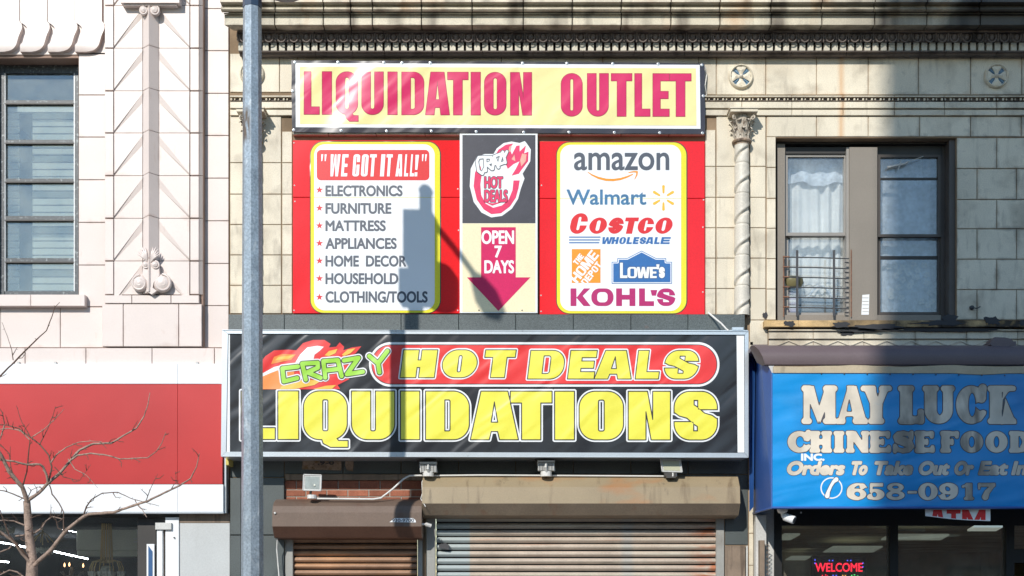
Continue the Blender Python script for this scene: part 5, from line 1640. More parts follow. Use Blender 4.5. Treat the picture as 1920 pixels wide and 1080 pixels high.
# flames
z = lambda *p: [(400 + x / 3.692, 600 + y / 3.692) for x, y in p]
A = Art(440, 625, 700, 740, .5)
A.put(lambda X, Y: spoly(X, Y, z((200, 330), (330, 290), (360, 250), (420, 210), (520, 205), (575, 210), (620, 160), (690, 138), (770, 138), (812, 165), (800, 190), (850, 185), (875, 155), (905, 185), (900, 210), (960, 190), (1025, 182), (985, 230), (930, 260), (950, 330), (940, 410), (860, 450), (878, 478), (200, 482))))
A.emit('flame_print', B_['red'], e + .0015, BS)
A = Art(440, 625, 700, 740, .5)
A.put(lambda X, Y: spoly(X, Y, z((570, 290), (600, 240), (650, 190), (720, 178), (765, 185), (735, 215), (700, 240), (690, 290), (640, 330), (560, 330))))
A.put(lambda X, Y: spoly(X, Y, z((200, 430), (250, 400), (330, 375), (420, 325), (500, 305), (520, 330), (440, 350), (360, 390), (300, 440), (230, 460))))
A.emit('flame_white', B_['white'], e + .003, BS)
A = Art(440, 625, 700, 740, .5)
A.put(lambda X, Y: spoly(X, Y, z((210, 479), (250, 440), (320, 400), (400, 365), (470, 340), (560, 330), (560, 430), (470, 479))))
A.put(lambda X, Y: spoly(X, Y, z((405, 290), (420, 255), (480, 235), (572, 238), (540, 275), (470, 290), (400, 305))))
A.emit('flame_orange', B_['orange'], e + .0045, BS)
A = Art(440, 625, 700, 740, .5)
A.put(lambda X, Y: spoly(X, Y, z((425, 280), (450, 255), (560, 243), (525, 268))))
A.put(lambda X, Y: spoly(X, Y, z((770, 245), (800, 215), (860, 200), (845, 230), (800, 250))))
A.put(lambda X, Y: spoly(X, Y, z((890, 240), (930, 205), (985, 195), (950, 230), (905, 250))))
A.put(lambda X, Y: spoly(X, Y, z((470, 460), (560, 420), (700, 415), (780, 400), (700, 450), (560, 478), (460, 479))))
A.put(lambda X, Y: spoly(X, Y, z((690, 478), (780, 455), (850, 450), (820, 478))))
A.emit('flame_yellow', B_['amber'], e + .006, BS)
# capsule
A = Art(685, 636, 1355, 730, .5)
A.put(lambda X, Y: sbox(X, Y, 692, 641.5, 1349, 725, 41))
A.emit('capsule_border', B_['white'], e + .0025, BS)
A.emit('capsule_line', B_['ink'], e + .0040, BS, -4.2)
A.emit('capsule_field', B_['red'], e + .0055, BS, -5.6)
A = Art(740, 650, 1320, 716, .5)
word_heavy(A, 'HOT', [(750, 821), (826, 898), (904, 968)], 656, 708, 29.5, 14, 27, shear=.13, margin=7)
word_heavy(A, 'DEALS', [(989, 1061), (1064, 1120), (1114, 1190), (1191, 1241), (1243, 1313)], 657, 710.5, 26, 13.5, 24, shear=.12, margin=7)
A.emit('letter_border', B_['white'], e + .007, BS, 3.4)
A.emit('letter_line', B_['ink'], e + .0085, BS, 1.0)
A.emit('letter', B_['yellow'], e + .010, BS, -.75, split=True)
A = Art(450, 725, 1355, 845, .5)
word_heavy(A, 'LIQUIDATIONS', [(452, 516), (521, 560), (569, 651), (659, 740), (751, 787), (798, 880), (882, 972), (957, 1035), (1040, 1077), (1086, 1169), (1178, 1257), (1264, 1345)], 733, 824, 36, 22, 30, margin=8, skew=.001)
A.emit('letter_border', B_['white'], e + .0025, BS, 4.0)
A.emit('letter_line', B_['ink'], e + .0040, BS, 1.2)
A.emit('letter', B_['yellow'], e + .0055, BS, -.9, split=True)
# green CRAZY
GZ = {'C': [[(585, 322), (478, 335), (488, 425), (580, 402)]],
      'R': [[(640, 412), (615, 302), (722, 296), (724, 330), (650, 362), (742, 400)]],
      'A': [[(775, 398), (762, 285), (862, 278), (888, 388)], [(790, 348), (872, 338)]],
      'Z': [[(905, 280), (1005, 262), (925, 375), (1035, 358)]],
      'Y': [[(1080, 250), (1140, 300), (1205, 215)], [(1140, 300), (1150, 362)]]}
A = Art(505, 640, 740, 735, .45)
for k_, pths in GZ.items():
    for pth in pths: A.put(lambda X, Y, pth=pth: spath(X, Y, z(*pth), 4.5))
A.emit('crazy_border', B_['white'], e + .0075, BS, 3.2)
A.emit('crazy_line', B_['ink'], e + .0115, BS, 1.0)
A.emit('crazy_print', B_['green'], e + .013, BS, -.5)
# cable from the sign corner up to the poster
tag(MB().tube([P(1328, 586, .15), P(1340, 596, .2), P(1352, 606, .3), P(1362, 617, .40), P(1366, 620, BD)], .010, 6).build('cable', M['conduit'], None, smooth=60, origin=P(1345, 600, .2)), 'short white cable running from the store logo poster to the box sign', 'cable')
MB().pbox(1373, 613.5, 1394, 618.5, BD - .02, BD - .2).build('junction_box', M['alu'], BS)
# yellow foam block at the sign's hidden corner
tag(MB().cbox(423, 858, 429, 872, .22, .0, .004).build('foam_block', mat('yellow_foam', (.62, .52, .16), rough=.9), None, origin=P(426, 872, .1)), 'small yellow foam block wedged under the lower corner of the box sign', 'foam block')

# ------------------------------------------------------------------ wall below the box sign
for a, b in ((431, 533),): block(a, 641, b, 895, .0, -.012, M['granite'], SB, 'granite_slab')
for a, b in zip([533, 643, 752, 860, 967, 1075, 1183, 1290], [643, 752, 860, 967, 1075, 1183, 1290, 1403]):
    block(a, 641, b, 889, 0, -.012, M['granite_b'] if 'granite_b' in M else M['granite'], SB, 'granite_slab')
for a, b in ((431, 452), (453, 533)):
    block(a, 895.5, b, 1003, .05, -.012, M['granite'], SB, 'granite_slab')
    block(a, 1003.5, b, 1125, .05, -.012, M['granite'], SB, 'granite_slab')
    block(a, 1125.5, b, GY - 1, .05, -.012, M['granite'], SB, 'granite_slab')
MB().prism([(568, 860), (640, 861), (640, 882), (566, 880)], .008, -.004).prism([(648, 861), (663, 862), (662, 884), (650, 881), (647, 872)], .008, -.004).build('plaster_patch', M['plaster'], SB)
A = Art(590, 855, 645, 885, .3)
word_font(A, '.9-0', 596, 626, 864, 871, ref='9')
A.emit('faded_digits', M['iron'], .0095, SB, .5)
MB().cbox(535, 889.5, 793, 900, .03, -.012, .002).build('metal_lintel', M['pillar_brown'], SB)
r_ = random.Random(5)
MB().pbox(534, 900.3, 793, 936, -.008, -.011).build('brick_backing', M['brick_mortar'], SB)
for row, (y0, y1) in enumerate(((901, 917.3), (919, 930.5), (932, 944))):
    x = 535 + (0 if row % 2 else -18)
    while x < 793:
        xe = x + 37.5
        a, b = max(x, 534.5), min(xe, 792.5)
        if b - a > 4:
            m_ = M['brick']
            block(a, y0, b, y1, r_.uniform(-.001, .002), -.010, m_, SB, 'brick', gap=.2, c=.003)
        x += 39.3
for y0, y1 in ((889.5, 961),):
    pass
block(1359, 889.5, 1403, 1022, .0, -.012, M['granite'], SB, 'granite_slab')
block(1359, 1022.5, 1398, GY - 1, .03, -.012, M['pillar_brown'], SB, 'stained_slab')
block(793, 889.5, 1358.5, 961, .0, -.012, M['granite'], SB, 'granite_slab')
block(1398.5, 1022.5, 1403, GY - 1, .02, -.012, M['fixture'], SB, 'corner_strip')
# wall strip between the sign and the blue awning
for a, b in zip([640, 700, 760, 820, 880, 940, 1000, 1060], [700, 760, 820, 880, 940, 1000, 1060, 1120]):
    block(1404, a, 1413, b, .0, -.012, M['stone'], SB)
block(1413.5, 648, 1452, GY - 1, .0, -.012, M['white_panel2'] if 'white_panel2' in M else M['fixture'], SB, 'render_panel')

# ------------------------------------------------------------------ roller shutters
def shutter(label, x0, x1, prof_, hx0, hx1, y_first, pitch, slatmat, hoodtop, hoodlow, rails, cut):
    r = empty('roller_shutter', P((x0 + x1) / 2, GY, .1), label, 'shutter')
    xa = P(hx0, 0, .3)[0]; xb = P(hx1, 0, .3)[0]
    pf = [(-d_, zy(py, d_)) for d_, py in prof_]
    m = MB(); m.extrude_x(pf[:cut + 1] + [(.0, pf[0][1])] if False else pf[:cut + 1], xa, xb, caps=False)
    m.build('housing', hoodtop, r, smooth=20)
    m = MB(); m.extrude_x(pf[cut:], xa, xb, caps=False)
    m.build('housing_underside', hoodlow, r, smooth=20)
    for xx in (xa, xb):
        m = MB(); s_ = 1 if xx == xb else -1
        n = len(pf)
        m.add([(xx, p[0], p[1]) for p in pf] + [(xx + s_ * .006, p[0], p[1]) for p in pf], [tuple(range(n)), tuple(range(2 * n - 1, n - 1, -1))] + [(i, (i + 1) % n, (i + 1) % n + n, i + n) for i in range(n)])
        m.build('housing_end', hoodtop, r)
    # slats
    sx0, sx1 = P(x0, 0, -.05)[0], P(x1, 0, -.05)[0]
    ph = pitch * S
    pr = []
    for i in range(9):
        t = i / 8
        pr.append((-.028 * math.sin(math.pi * min(1, t * 1.05)) ** .7 if t < .95 else -.002, -ph * .80 * t))
    back = [(.006, -ph * .80), (.006, 0)]
    mb = MB(); mb.extrude_x([(p[0], p[1]) for p in pr] + back, 0, sx1 - sx0)
    sme = mb.mesh('slat', slatmat)
    y = y_first
    k = 0
    while True:
        p = P(0, y, -.05)
        if p[2] < .12: break
        so_ = link(sme, 'slat', r, (sx0, .05 + RND.uniform(-.0025, .0025), p[2] + RND.uniform(-.0015, .0015))); so_.rotation_euler = (RND.uniform(-.05, .05), RND.uniform(-.0007, .0007), RND.uniform(-.001, .001)); y += pitch; k += 1
    MB().box(sx0, .085, .02, sx1, .10, P(0, y_first, 0)[2] + .1).build('curtain_back', M['iron'], r)
    for (a, b, df, mt) in rails:
        MB().cbox(a, y_first - 6, b, GY - 2, df, -.06, .004).build('guide_rail', mt, r)
    return r
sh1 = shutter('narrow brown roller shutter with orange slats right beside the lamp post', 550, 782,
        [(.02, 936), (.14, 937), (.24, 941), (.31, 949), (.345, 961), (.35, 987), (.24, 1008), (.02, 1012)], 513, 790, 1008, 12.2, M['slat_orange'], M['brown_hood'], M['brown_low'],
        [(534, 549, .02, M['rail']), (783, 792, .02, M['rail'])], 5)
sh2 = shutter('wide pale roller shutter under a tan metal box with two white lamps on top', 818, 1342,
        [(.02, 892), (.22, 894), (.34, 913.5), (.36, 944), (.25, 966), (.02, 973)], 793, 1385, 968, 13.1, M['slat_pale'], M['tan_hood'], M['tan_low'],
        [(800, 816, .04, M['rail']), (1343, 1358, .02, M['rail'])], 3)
# phone number sticker on the narrow shutter box, white ends
flat('sticker', [(730, 979), (737, 974), (740, 971.5), (774, 971.5), (779, 975), (780, 979.5)], M['white_paint'], .3525, sh1)
A = Art(732, 968, 782, 982, .25)
word_font(A, '930-9700', 735, 776, 972.5, 978.5, ref='9')
A.emit('sticker_digits', M['slate_ink'], .354, sh1, .25)
MB().tube([P(789, 983, .3), P(800, 983, .25), P(806, 984, .2)], .012, 7).tube([P(798, 983, .26), P(808, 986, .24)], .022, 8).build('pipe_elbow', M['conduit'], sh2)
MB().lathe([(0, .01), (.012, .008), (.014, 0)], P(515.5, 962, .352), 'y', 8).build('rivet', M['fixture'], sh1)
MB().tube([P(520, 1010, .2), P(519, 1030, .16), P(521, 1055, .15), P(524, 1090, .15), P(524, 1200, .15)], .007, 6).build('drop_cable', M['conduit'], sh1)
MB().tube([P(795, 895, .2), P(791, 905, .22), P(792, 925, .3), P(789, 935, .33), P(798, 950, .37)], .005, 5).build('drop_cable', M['conduit'], sh2)
# padlock tag hanging on the first slats
MB().prism([(823, 1021), (836, 1018), (843, 1023), (841, 1031), (832, 1029), (823, 1027)], .02, -.01).tube([P(826, 1010, .0), P(829, 1014, .01), P(827, 1021, .01)], .003, 5).build('torn_tag', M['iron'], sh2)

# ------------------------------------------------------------------ floodlights and conduit
cdt = empty('conduit', P(900, 890, .3), 'thin white conduit running along the shutter boxes between the lamps', 'pipe')
MB().tube([P(793, 892, .24), P(900, 891, .24), P(1252, 893, .24)], .010, 7).build('straight_run', M['conduit'], cdt, smooth=60)
MB().tube([P(594, 935, .28), P(700, 936, .28), P(714, 934, .27), P(735, 918, .25), P(757, 898, .23), P(768, 892, .23), P(795, 891.5, .24)], .011, 7).build('bent_run', M['conduit'], cdt, smooth=60)
def flood_front(px, py, w_, h_, label, glassmat, skew, base):
    r = empty('floodlight', P(px, base, .30), label, 'floodlight')
    d0 = .33
    pts = [(px - w_ / 2 + skew, py - h_ / 2), (px + w_ / 2 + skew, py - h_ / 2 + 1), (px + w_ / 2, py + h_ / 2), (px - w_ / 2, py + h_ / 2 - 1)]
    MB().prism(pts, d0, d0 - .05).prism([(px - w_ * .25, py - h_ * .3), (px + w_ * .3, py - h_ * .3), (px + w_ * .3, py + h_ * .3), (px - w_ * .25, py + h_ * .3)], d0 - .05, d0 - .09).build('casing', M['fixture'], r)
    cx_, cy_ = sum(p[0] for p in pts) / 4, sum(p[1] for p in pts) / 4
    inn = [(cx_ + (x - cx_) * .82, cy_ + (y - cy_) * .80) for x, y in pts]
    MB().prism(inn, d0 + .003, d0 - .01).build('glass', glassmat, r)
    rim = MB()
    for i in range(4):
        a, b = pts[i], pts[(i + 1) % 4]
        rim.tube([P(a[0], a[1], d0 + .002), P(b[0], b[1], d0 + .002)], .008, 6)
    rim.build('rim', M['fixture'], r)
    MB().tube([P(px - 2, py + h_ / 2, d0 - .03), P(px - 3, py + h_ / 2 + 6, d0 - .04), P(px - 1, base - 3, d0 - .05)], .014, 7).build('bracket', M['fixture_dark'], r)
    MB().tube([P(px, base - 6, .29), P(px, base + 1, .29)], .052, 12).build('junction_box', M['conduit'], r)
    return r
f1 = flood_front(585, 905, 33, 30, 'square glass floodlight standing on the narrow brown shutter box', M['fix_glass'], 1.0, 934)
MB().lathe([(0, .012), (.010, .008), (.013, 0)], P(590, 910, .334), 'y', 8).build('bulb_glint', M['crystal'], f1)
f4 = flood_front(1260.5, 873, 37, 24, 'flat pale led floodlight at the end of the conduit', M['fix_led'], -3.5, 893)
MB().prism([(1245, 886), (1268, 886), (1267, 896), (1250, 896)], .34, .26).build('mount_box', M['fixture_dark'], f4)
def flood_back(px, py, label, t):
    r = empty('floodlight', P(px, 893, .30), label, 'floodlight')
    m = MB().prism([(px - 17, py - 8 + t), (px + 15, py - 10 - t), (px + 17, py + 9), (px - 15, py + 9)], .30, .255)
    m.build('casing', M['fixture'], r)
    m = MB()
    for k in range(-5, 6):
        if abs(k) < 1: continue
        m.pbox(px + k * 2.8 - .7, py - 6, px + k * 2.8 + .7, py + 8, .335, .30)
    m.pbox(px - 16, py - 11, px + 16, py - 7.5, .34, .255)
    tag(m.build('cooling_fins', M['fixture'], r))
    MB().prism([(px - 22, py - 15 + t), (px + 14, py - 18), (px + 19, py + 8), (px - 16, py + 8)], .22, .17).build('lamp_front', M['fixture_dark'], r)
    MB().tube([P(px, py - 6, .36), P(px - 1, py + 2, .37), P(px + 1, 886, .33)], [.008, .016, .02], 7).build('bracket', M['fixture'], r)
    MB().tube([P(px, 884, .29), P(px, 893.5, .29)], .062, 14).build('junction_box', M['conduit'], r)
flood_back(803, 877, 'white finned floodlight above the left end of the wide shutter box', 1.5)
flood_back(1024, 874, 'white finned floodlight at the middle of the wide shutter box', 0)

# ------------------------------------------------------------------ blue awning with its roller cover
AD = 1.0
AW = empty('awning', P(1690, 950, .5), 'blue fabric awning with faded silver lettering for a Chinese food shop', 'awning')
XR = 2500
a0 = P(1447, 699, AD); a1 = P(1447, 952, AD); xr = P(XR, 0, AD)[0]; xl = P(1412, 700, .0)[0]
def awn_grid():
    n, rws = 60, 16
    vs = []; fs = []
    for j in range(rws + 1):
        for i in range(n + 1):
            u, v = i / n, j / rws
            x = a0[0] + (xr - a0[0]) * u; z_ = a0[2] + (a1[2] - a0[2]) * v
            sag = .010 * math.sin(u * 9) * (1 - v) if j == 0 else 0
            vs.append((x, -AD, z_ + sag))
    for j in range(rws):
        for i in range(n):
            a = j * (n + 1) + i
            fs.append((a, a + n + 1, a + n + 2, a + 1))
    return MB().add(vs, fs)
awn_grid().build('front_panel', M['awn'], AW)
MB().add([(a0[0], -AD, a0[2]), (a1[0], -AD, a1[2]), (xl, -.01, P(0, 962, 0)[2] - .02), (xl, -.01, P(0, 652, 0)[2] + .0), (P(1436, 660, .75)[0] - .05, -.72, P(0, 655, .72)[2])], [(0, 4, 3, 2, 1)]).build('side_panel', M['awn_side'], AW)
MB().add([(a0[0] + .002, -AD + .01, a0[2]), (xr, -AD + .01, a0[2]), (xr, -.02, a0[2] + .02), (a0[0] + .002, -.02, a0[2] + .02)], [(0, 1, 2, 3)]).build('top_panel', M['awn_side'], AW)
pts = [(1450, 690)] + [(1450 + i * 24.5, 686 + 1.6 * math.sin(i * .8) + (1 if i % 5 == 0 else 0)) for i in range(31)]
low = [(XR, 707)] + [(XR - i * 24.5, 705 - 1.5 * math.sin(i * 1.1) - i * .16) for i in range(30)] + [(1450, 699)]
MB().prism(pts + low, AD + .012, AD - .01).build('tan_valance_strip', M['awn_strip'], AW)
for i in range(10):
    MB().lathe([(0, .004), (.006, .003), (.008, 0)], P(1540 + i * 43, 700 + i * .5, AD + .012), 'y', 7).build('rivet', M['iron'], AW)
fr_ = MB()
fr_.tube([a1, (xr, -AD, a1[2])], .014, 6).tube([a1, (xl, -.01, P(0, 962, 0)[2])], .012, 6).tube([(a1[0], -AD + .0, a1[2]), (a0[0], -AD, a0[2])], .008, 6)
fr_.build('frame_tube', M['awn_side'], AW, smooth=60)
# torn blue cloth tongue at the wall
MB().add([P(1405, 654, .25), P(1412, 652, .25), P(1416, 668, .3), P(1413, 950, .25), P(1405, 960, .2)], [(0, 1, 2, 3, 4)]).add([P(1404, 654, .2), P(1409, 652, .3), P(1411, 672, .3), P(1408, 684, .3)], [(0, 1, 2, 3)]).build('loose_cloth', mat('deep_blue_cloth', (.01, .06, .22), rough=.6), AW)
# letters
A = Art(1495, 715, 1925, 800, .5)
word_serif(A, 'MAYLUCK', [(1503, 1570), (1566, 1628), (1614, 1672), (1684, 1732), (1730, 1790), (1793, 1847), (1852, 1906)], 724, 794, 22, 12, 9, 4, k=3.2, margin=7)
A.emit('letter_edge', M['awn_line'], AD + .0015, AW, 1.8)
A.emit('lettering', M['awn_text'], AD + .003, AW, .2, split='letter')
A = Art(1470, 804, 1995, 856, .5)
word_serif(A, 'CHINESEFOOD', [(1477, 1519), (1518, 1560), (1559, 1587), (1586, 1630), (1630, 1670), (1674, 1714), (1715, 1752), (1763, 1799), (1801, 1843), (1848, 1889), (1892, 1932)], 809, 848, 15, 8.5, 6.5, 2.5, k=3, margin=6)
A.emit('letter_edge', M['awn_line'], AD + .0015, AW, 1.5)
A.emit('lettering', M['awn_text'], AD + .003, AW, .1, split='letter')
A = Art(1498, 845, 1550, 870, .3)
word_font(A, 'INC.', 1503, 1545, 851.5, 863)
A.emit('white_lettering', M['awn_white'], AD + .0045, AW, 1.1)
A = Art(1470, 862, 1985, 896, .4)
for txt, x0, x1 in (('Orders', 1475, 1584), ('To', 1594, 1627), ('Take', 1637, 1712), ('Out', 1722, 1780), ('Or', 1789, 1825), ('Eat', 1836, 1890), ('In', 1898, 1925)):
    word_font(A, txt, x0, x1 - 4, 866.5, 889, shear=.25)
A.emit('letter_edge', M['awn_line'], AD + .0015, AW, 2.9)
A.emit('lettering', M['awn_text'], AD + .003, AW, 2.0, split='letter')
A = Art(1582, 898, 1875, 942, .45)
word_serif(A, '658-0917', [(1588, 1624), (1626, 1659), (1662, 1696), (1702, 1719), (1722, 1758), (1761, 1796), (1802, 1827), (1834, 1866)], 906, 937, 12, 4.5, 4.5, 2, k=2, margin=5)
A.emit('letter_edge', M['awn_line'], AD + .0015, AW, 1.3)
A.emit('lettering', M['awn_text'], AD + .003, AW, .1, split='letter')
A = Art(1534, 890, 1584, 940, .4)
A.put(lambda X, Y: np.abs(sell(X, Y, 1559, 915, 19.5, 19)) - 1.2)
A.emit('phone_ring', M['awn_white'], AD + .0015, AW)
A = Art(1534, 890, 1584, 940, .4)
A.put(lambda X, Y: spath(X, Y, [(1551, 930), (1553, 922), (1558, 911), (1563, 903), (1568, 899)], [4.2, 3, 2.6, 3, 4.2]))
A.emit('phone_edge', M['awn_line'], AD + .003, AW, 1.2)
A.emit('phone_handset', M['awn_white'], AD + .0045, AW)

RC = empty('roller_cover', P(1700, 684, .8), 'plum brown metal roller cover running above the blue awning', 'cover')
pr = [(-.70, zy(652, .70)), (-.82, zy(647.5, .82)), (-.93, zy(649, .93)), (-1.0, zy(656, 1.0)), (-1.02, zy(668, 1.02)), (-1.0, zy(683.5, 1.0)), (-.88, zy(686, .88)), (-.70, zy(680, .7))]
MB().extrude_x(pr, P(1430, 0, .95)[0], xr, x0s=[P(v, 0, .95)[0] for v in (1414, 1413, 1416, 1421, 1427, 1433, 1433, 1428)]).build('casing', M['awn_box'], RC, smooth=40)
MB().pbox(1412, 646, 1440, 654, .72, .0).pbox(1880, 640, 1905, 650, .72, .0).build('wall_bracket', M['awn_box'], RC)
# lump of tarpaulin on the cover
tag(MB().prism(blob(1850, 630, 1908, 654, .9, 18, .3), .92, .70).build('rolled_tarp', M['awn_box'], None, origin=P(1880, 650, .8)), 'dark bundle of tarpaulin lying on the roller cover in the shade', 'tarpaulin')

# ------------------------------------------------------------------ restaurant front under the awning
RS = empty('restaurant_front', P(1690, GY, 0), 'dark framed glass restaurant front under the blue awning', 'shopfront')
m = MB().pbox(1452, 948, XR - 60, 985, -.05, -.2).pbox(1452, 985, 1466, GY - 4, -.05, -.2).pbox(1669, 985, 1684, GY - 4, -.05, -.2).pbox(1887, 985, 1902, GY - 4, -.05, -.2).pbox(1902, 1030, 2080, 1055, -.05, -.2)
m.build('frame', M['black_frame'], RS)
for a, b in ((1466, 1669), (1684, 1887)): MB().pbox(a, 985, b, 1400, -.10, -.106).build('glass_pane', M['glass_shop'], RS)
MB().pbox(1902, 985, 2080, 1030, -.10, -.106).build('glass_pane', M['glass_shop'], RS)
MB().cbox(1417, 965, 1437, GY - 2, .12, .0, .003).build('side_post', M['fixture'], RS)
MB().cbox(1425, 1013, 1434, GY - 2, .22, .122, .003).build('folded_gate_post', M['pillar_brown'], RS)
m = MB()
for k in range(26):
    y = 1020 + k * 8
    m.tube([P(1437, y, .15), P(1443, y + 4, .15), P(1437, y + 8, .15)], .005, 5)
m.build('gate_lattice', M['pillar_brown'], RS)
MB().pbox(1452, 948, 1466, GY - 3, .02, -.04).build('jamb', M['black_frame'], RS)
M['rest_wall'] = mat('restaurant_wall', (.42, .37, .27), rough=.8, var=.5, vscale=1.5)
room(1440, 975, XR - 20, GY - 4, -.2, 10, M['rest_wall'], RS)
zc = EYE + .72
for i, (px0, px1, py0, py1) in enumerate(((1462, 1500, 1003, 1013), (1553, 1655, 1026, 1036), (1477, 1522, 1044, 1052), (1660, 1780, 1004, 1013), (1820, 1880, 989, 996))):
    ya = .72 * DC / (S * (HOR - py0) * DC) * DC - DC; yb = .72 / (S * (HOR - py1)) * DC - DC
    ya = .72 / (S * (HOR - py0)) * DC - DC
    sk = (py1 - py0) * .9
    pA = [P(px0 + sk, py0, -ya), P(px1, py0, -ya), P(px1 - sk * 2, py1, -yb), P(px0 - sk, py1, -yb)]
    cy = sum(p[1] for p in pA) / 4
    o = MB().add([(p[0], p[1], zc) for p in pA] + [(p[0], p[1], zc + .02) for p in pA], [(0, 1, 2, 3), (7, 6, 5, 4), (0, 4, 5, 1), (1, 5, 6, 2), (2, 6, 7, 3), (3, 7, 4, 0)]).build('ceiling_light', M['ceil_panel'], None)
    tag(o, ['cut off pale ceiling light panel at the left edge of the restaurant glass', 'pale ceiling light panel just above the red welcome sign', 'small ceiling light panel left of the red welcome sign', 'ceiling light panel behind the middle restaurant window', 'ceiling light panel nearest the right mullion', 'thin ceiling light panel right under the dark transom'][i], 'ceiling light')
# welcome sign
WS = empty('welcome_sign', P(1571, 1082, -.16), 'small red glowing led sign reading WELCOME inside the restaurant glass', 'led sign')
MB().cbox(1521, 1043, 1624, 1110, -.13, -.16, .003).build('panel', M['black_frame'], WS)
A = Art(1524, 1050, 1622, 1076, .25)
word_font(A, 'WELCOME', 1529, 1617, 1056, 1071.5)
A.emit('welcome_lettering', M['led_red'], -.127, WS, .35)
def led(px, py, mt):
    c = P(px, py, -.128)
    MB().box(c[0] - .006, c[1] - .004, c[2] - .006, c[0] + .006, c[1], c[2] + .006).build('led_dot', mt, WS)
for x, y in ((1528, 1050), (1528, 1056), (1555, 1051), (1561, 1051), (1589, 1051), (1595, 1051), (1618, 1056), (1618, 1063)): led(x, y, M['led_blue'])
for x, y, c in ((1542, 1079, 'led_red'), (1548, 1078, 'led_red'), (1551, 1080, 'led_red'), (1562, 1079, 'led_blue'), (1568, 1079, 'led_blue'), (1580, 1079, 'led_or'), (1585, 1079, 'led_or'), (1597, 1079, 'led_green'), (1602, 1078, 'led_green'), (1608, 1080, 'led_green')): led(x, y, M[c])
# ATM banner tucked under the awning
AT = empty('atm_banner', P(1797, 975, .9), 'torn white banner strip with red ATM lettering hanging under the blue awning', 'banner')
MB().prism([(1735, 952), (1857, 952), (1857, 977), (1815, 975.5), (1780, 973), (1735, 967.5)], .93, .925).build('sheet', M['white_paint'], AT)
A = Art(1738, 950, 1856, 976, .35)
word_heavy(A, 'ATM', [(1744, 1772), (1775, 1801), (1804, 1848)], 956, 990, 9, 7, 8, margin=3)
A.cut(lambda X, Y: -spoly(X, Y, [(1730, 950), (1860, 950), (1856, 975.5), (1815, 974), (1780, 971.5), (1736, 966)]))
A.emit('lettering', M['red_ink'], .9315, AT)
# security camera
CM = empty('security_camera', P(1467, 952, .85), 'white security camera hanging from the front corner of the blue awning', 'camera')
c = P(1467, 952, .85)
MB().lathe([(0, .0), (.055, .0), (.056, -.03), (.046, -.05), (.03, -.06), (0, -.062)], c, 'z', 20).build('mount', M['conduit'], CM, smooth=40)
MB().tube([(c[0], c[1], c[2] - .05), (c[0] + .01, c[1], c[2] - .09), (c[0] + .03, c[1] - .01, c[2] - .11)], .022, 10).build('ball_joint', M['conduit'], CM, smooth=60)
a = Vector((c[0] + .02, c[1] + .02, c[2] - .09)); b = Vector((c[0] + .115, c[1] - .05, c[2] - .135))
MB().tube([a, a.lerp(b, .1), a.lerp(b, .92), b], [.030, .042, .044, .038], 16).build('body', M['white_paint'], CM, smooth=50)
MB().tube([b, b + (b - a).normalized() * .004], [.032, .030], 12).build('lens', M['iron'], CM)
MB().lathe([(0, -.01), (.008, -.008), (.008, .008), (0, .01)], P(1502, 961, .8), 'z', 8).build('hook', M['white_paint'], CM)

# ------------------------------------------------------------------ street lamp post
LD = 3.05
LPx = P(473, 500, LD)[0]
LM = empty('street_lamp', (LPx, -LD, 0), 'octagonal galvanised steel street lamp post standing in front of the signs', 'street lamp')
def oct_post(z0, z1, r0, r1, name, mt, seg=8, rot=math.radians(5)):
    vs = []; 
    for z_, r in ((z0, r0), (z1, r1)):
        for k in range(seg):
            a = rot + 2 * math.pi * k / seg
            vs.append((LPx + r * math.cos(a), -LD + r * math.sin(a), z_))
    fs = [(k, (k + 1) % seg, (k + 1) % seg + seg, k + seg) for k in range(seg)] + [tuple(range(seg, 2 * seg))]
    return MB().add(vs, fs).build(name, mt, LM)
zt_ = zy(16, LD)
oct_post(0.02, zt_, .104, .080, 'post', M['galv'])
oct_post(zt_ + .002, zt_ + .55, .083, .082, 'shade_collar', M['pole_shade'])  # added sleeve that carries the painted shadow band
oct_post(zt_ + .552, 7.9, .074, .066, 'upper_post', M['galv'])
MB().lathe([(.21, 0), (.22, .02), (.2, .25), (.12, .4), (.11, .42)], (LPx, -LD, 0.0), 'z', 8).build('base_cover', M['galv'], LM)
# equipment above the frame whose shadow lies on the posters
dx = .15
MB().box(LPx - .105, -LD - .10, 7.40, LPx + .205, -LD + .10, 7.96).build('control_box', M['lamp_grey'], LM)
MB().box(LPx - .17, -LD - .06, 6.96, LPx + .26, -LD + .06, 7.33).lathe([(0, 0), (.16, 0), (.19, .04), (.19, .30), (.12, .40), (0, .42)], (LPx + .28, -LD, 6.96), 'z', 16).build('transformer_box', M['lamp_grey'], LM)
MB().tube([(LPx + .112, -LD, 7.9), (LPx + .112, -LD, 8.20)], .068, 12).lathe([(.07, 0), (.078, .03), (.05, .075), (0, .09)], (LPx + .112, -LD, 8.20), 'z', 14).build('photocell_cap', M['lamp_grey'], LM, smooth=50)
MB().tube([(LPx + .15, -LD, 7.93), (LPx + .15, -LD - .7, 8.06), (LPx + .15, -LD - 1.4, 8.14)], [.036, .034, .032], 8).build('arm', M['galv'], LM, smooth=50)
MB().tube([(LPx + .15, -LD - 1.34, 8.13), (LPx + .15, -LD - 1.45, 8.13), (LPx + .15, -LD - 1.65, 8.11), (LPx + .15, -LD - 1.9, 8.09), (LPx + .15, -LD - 2.02, 8.09)], [.045, .09, .135, .12, .05], 12).build('lamp_head', M['lamp_grey'], LM, smooth=50)

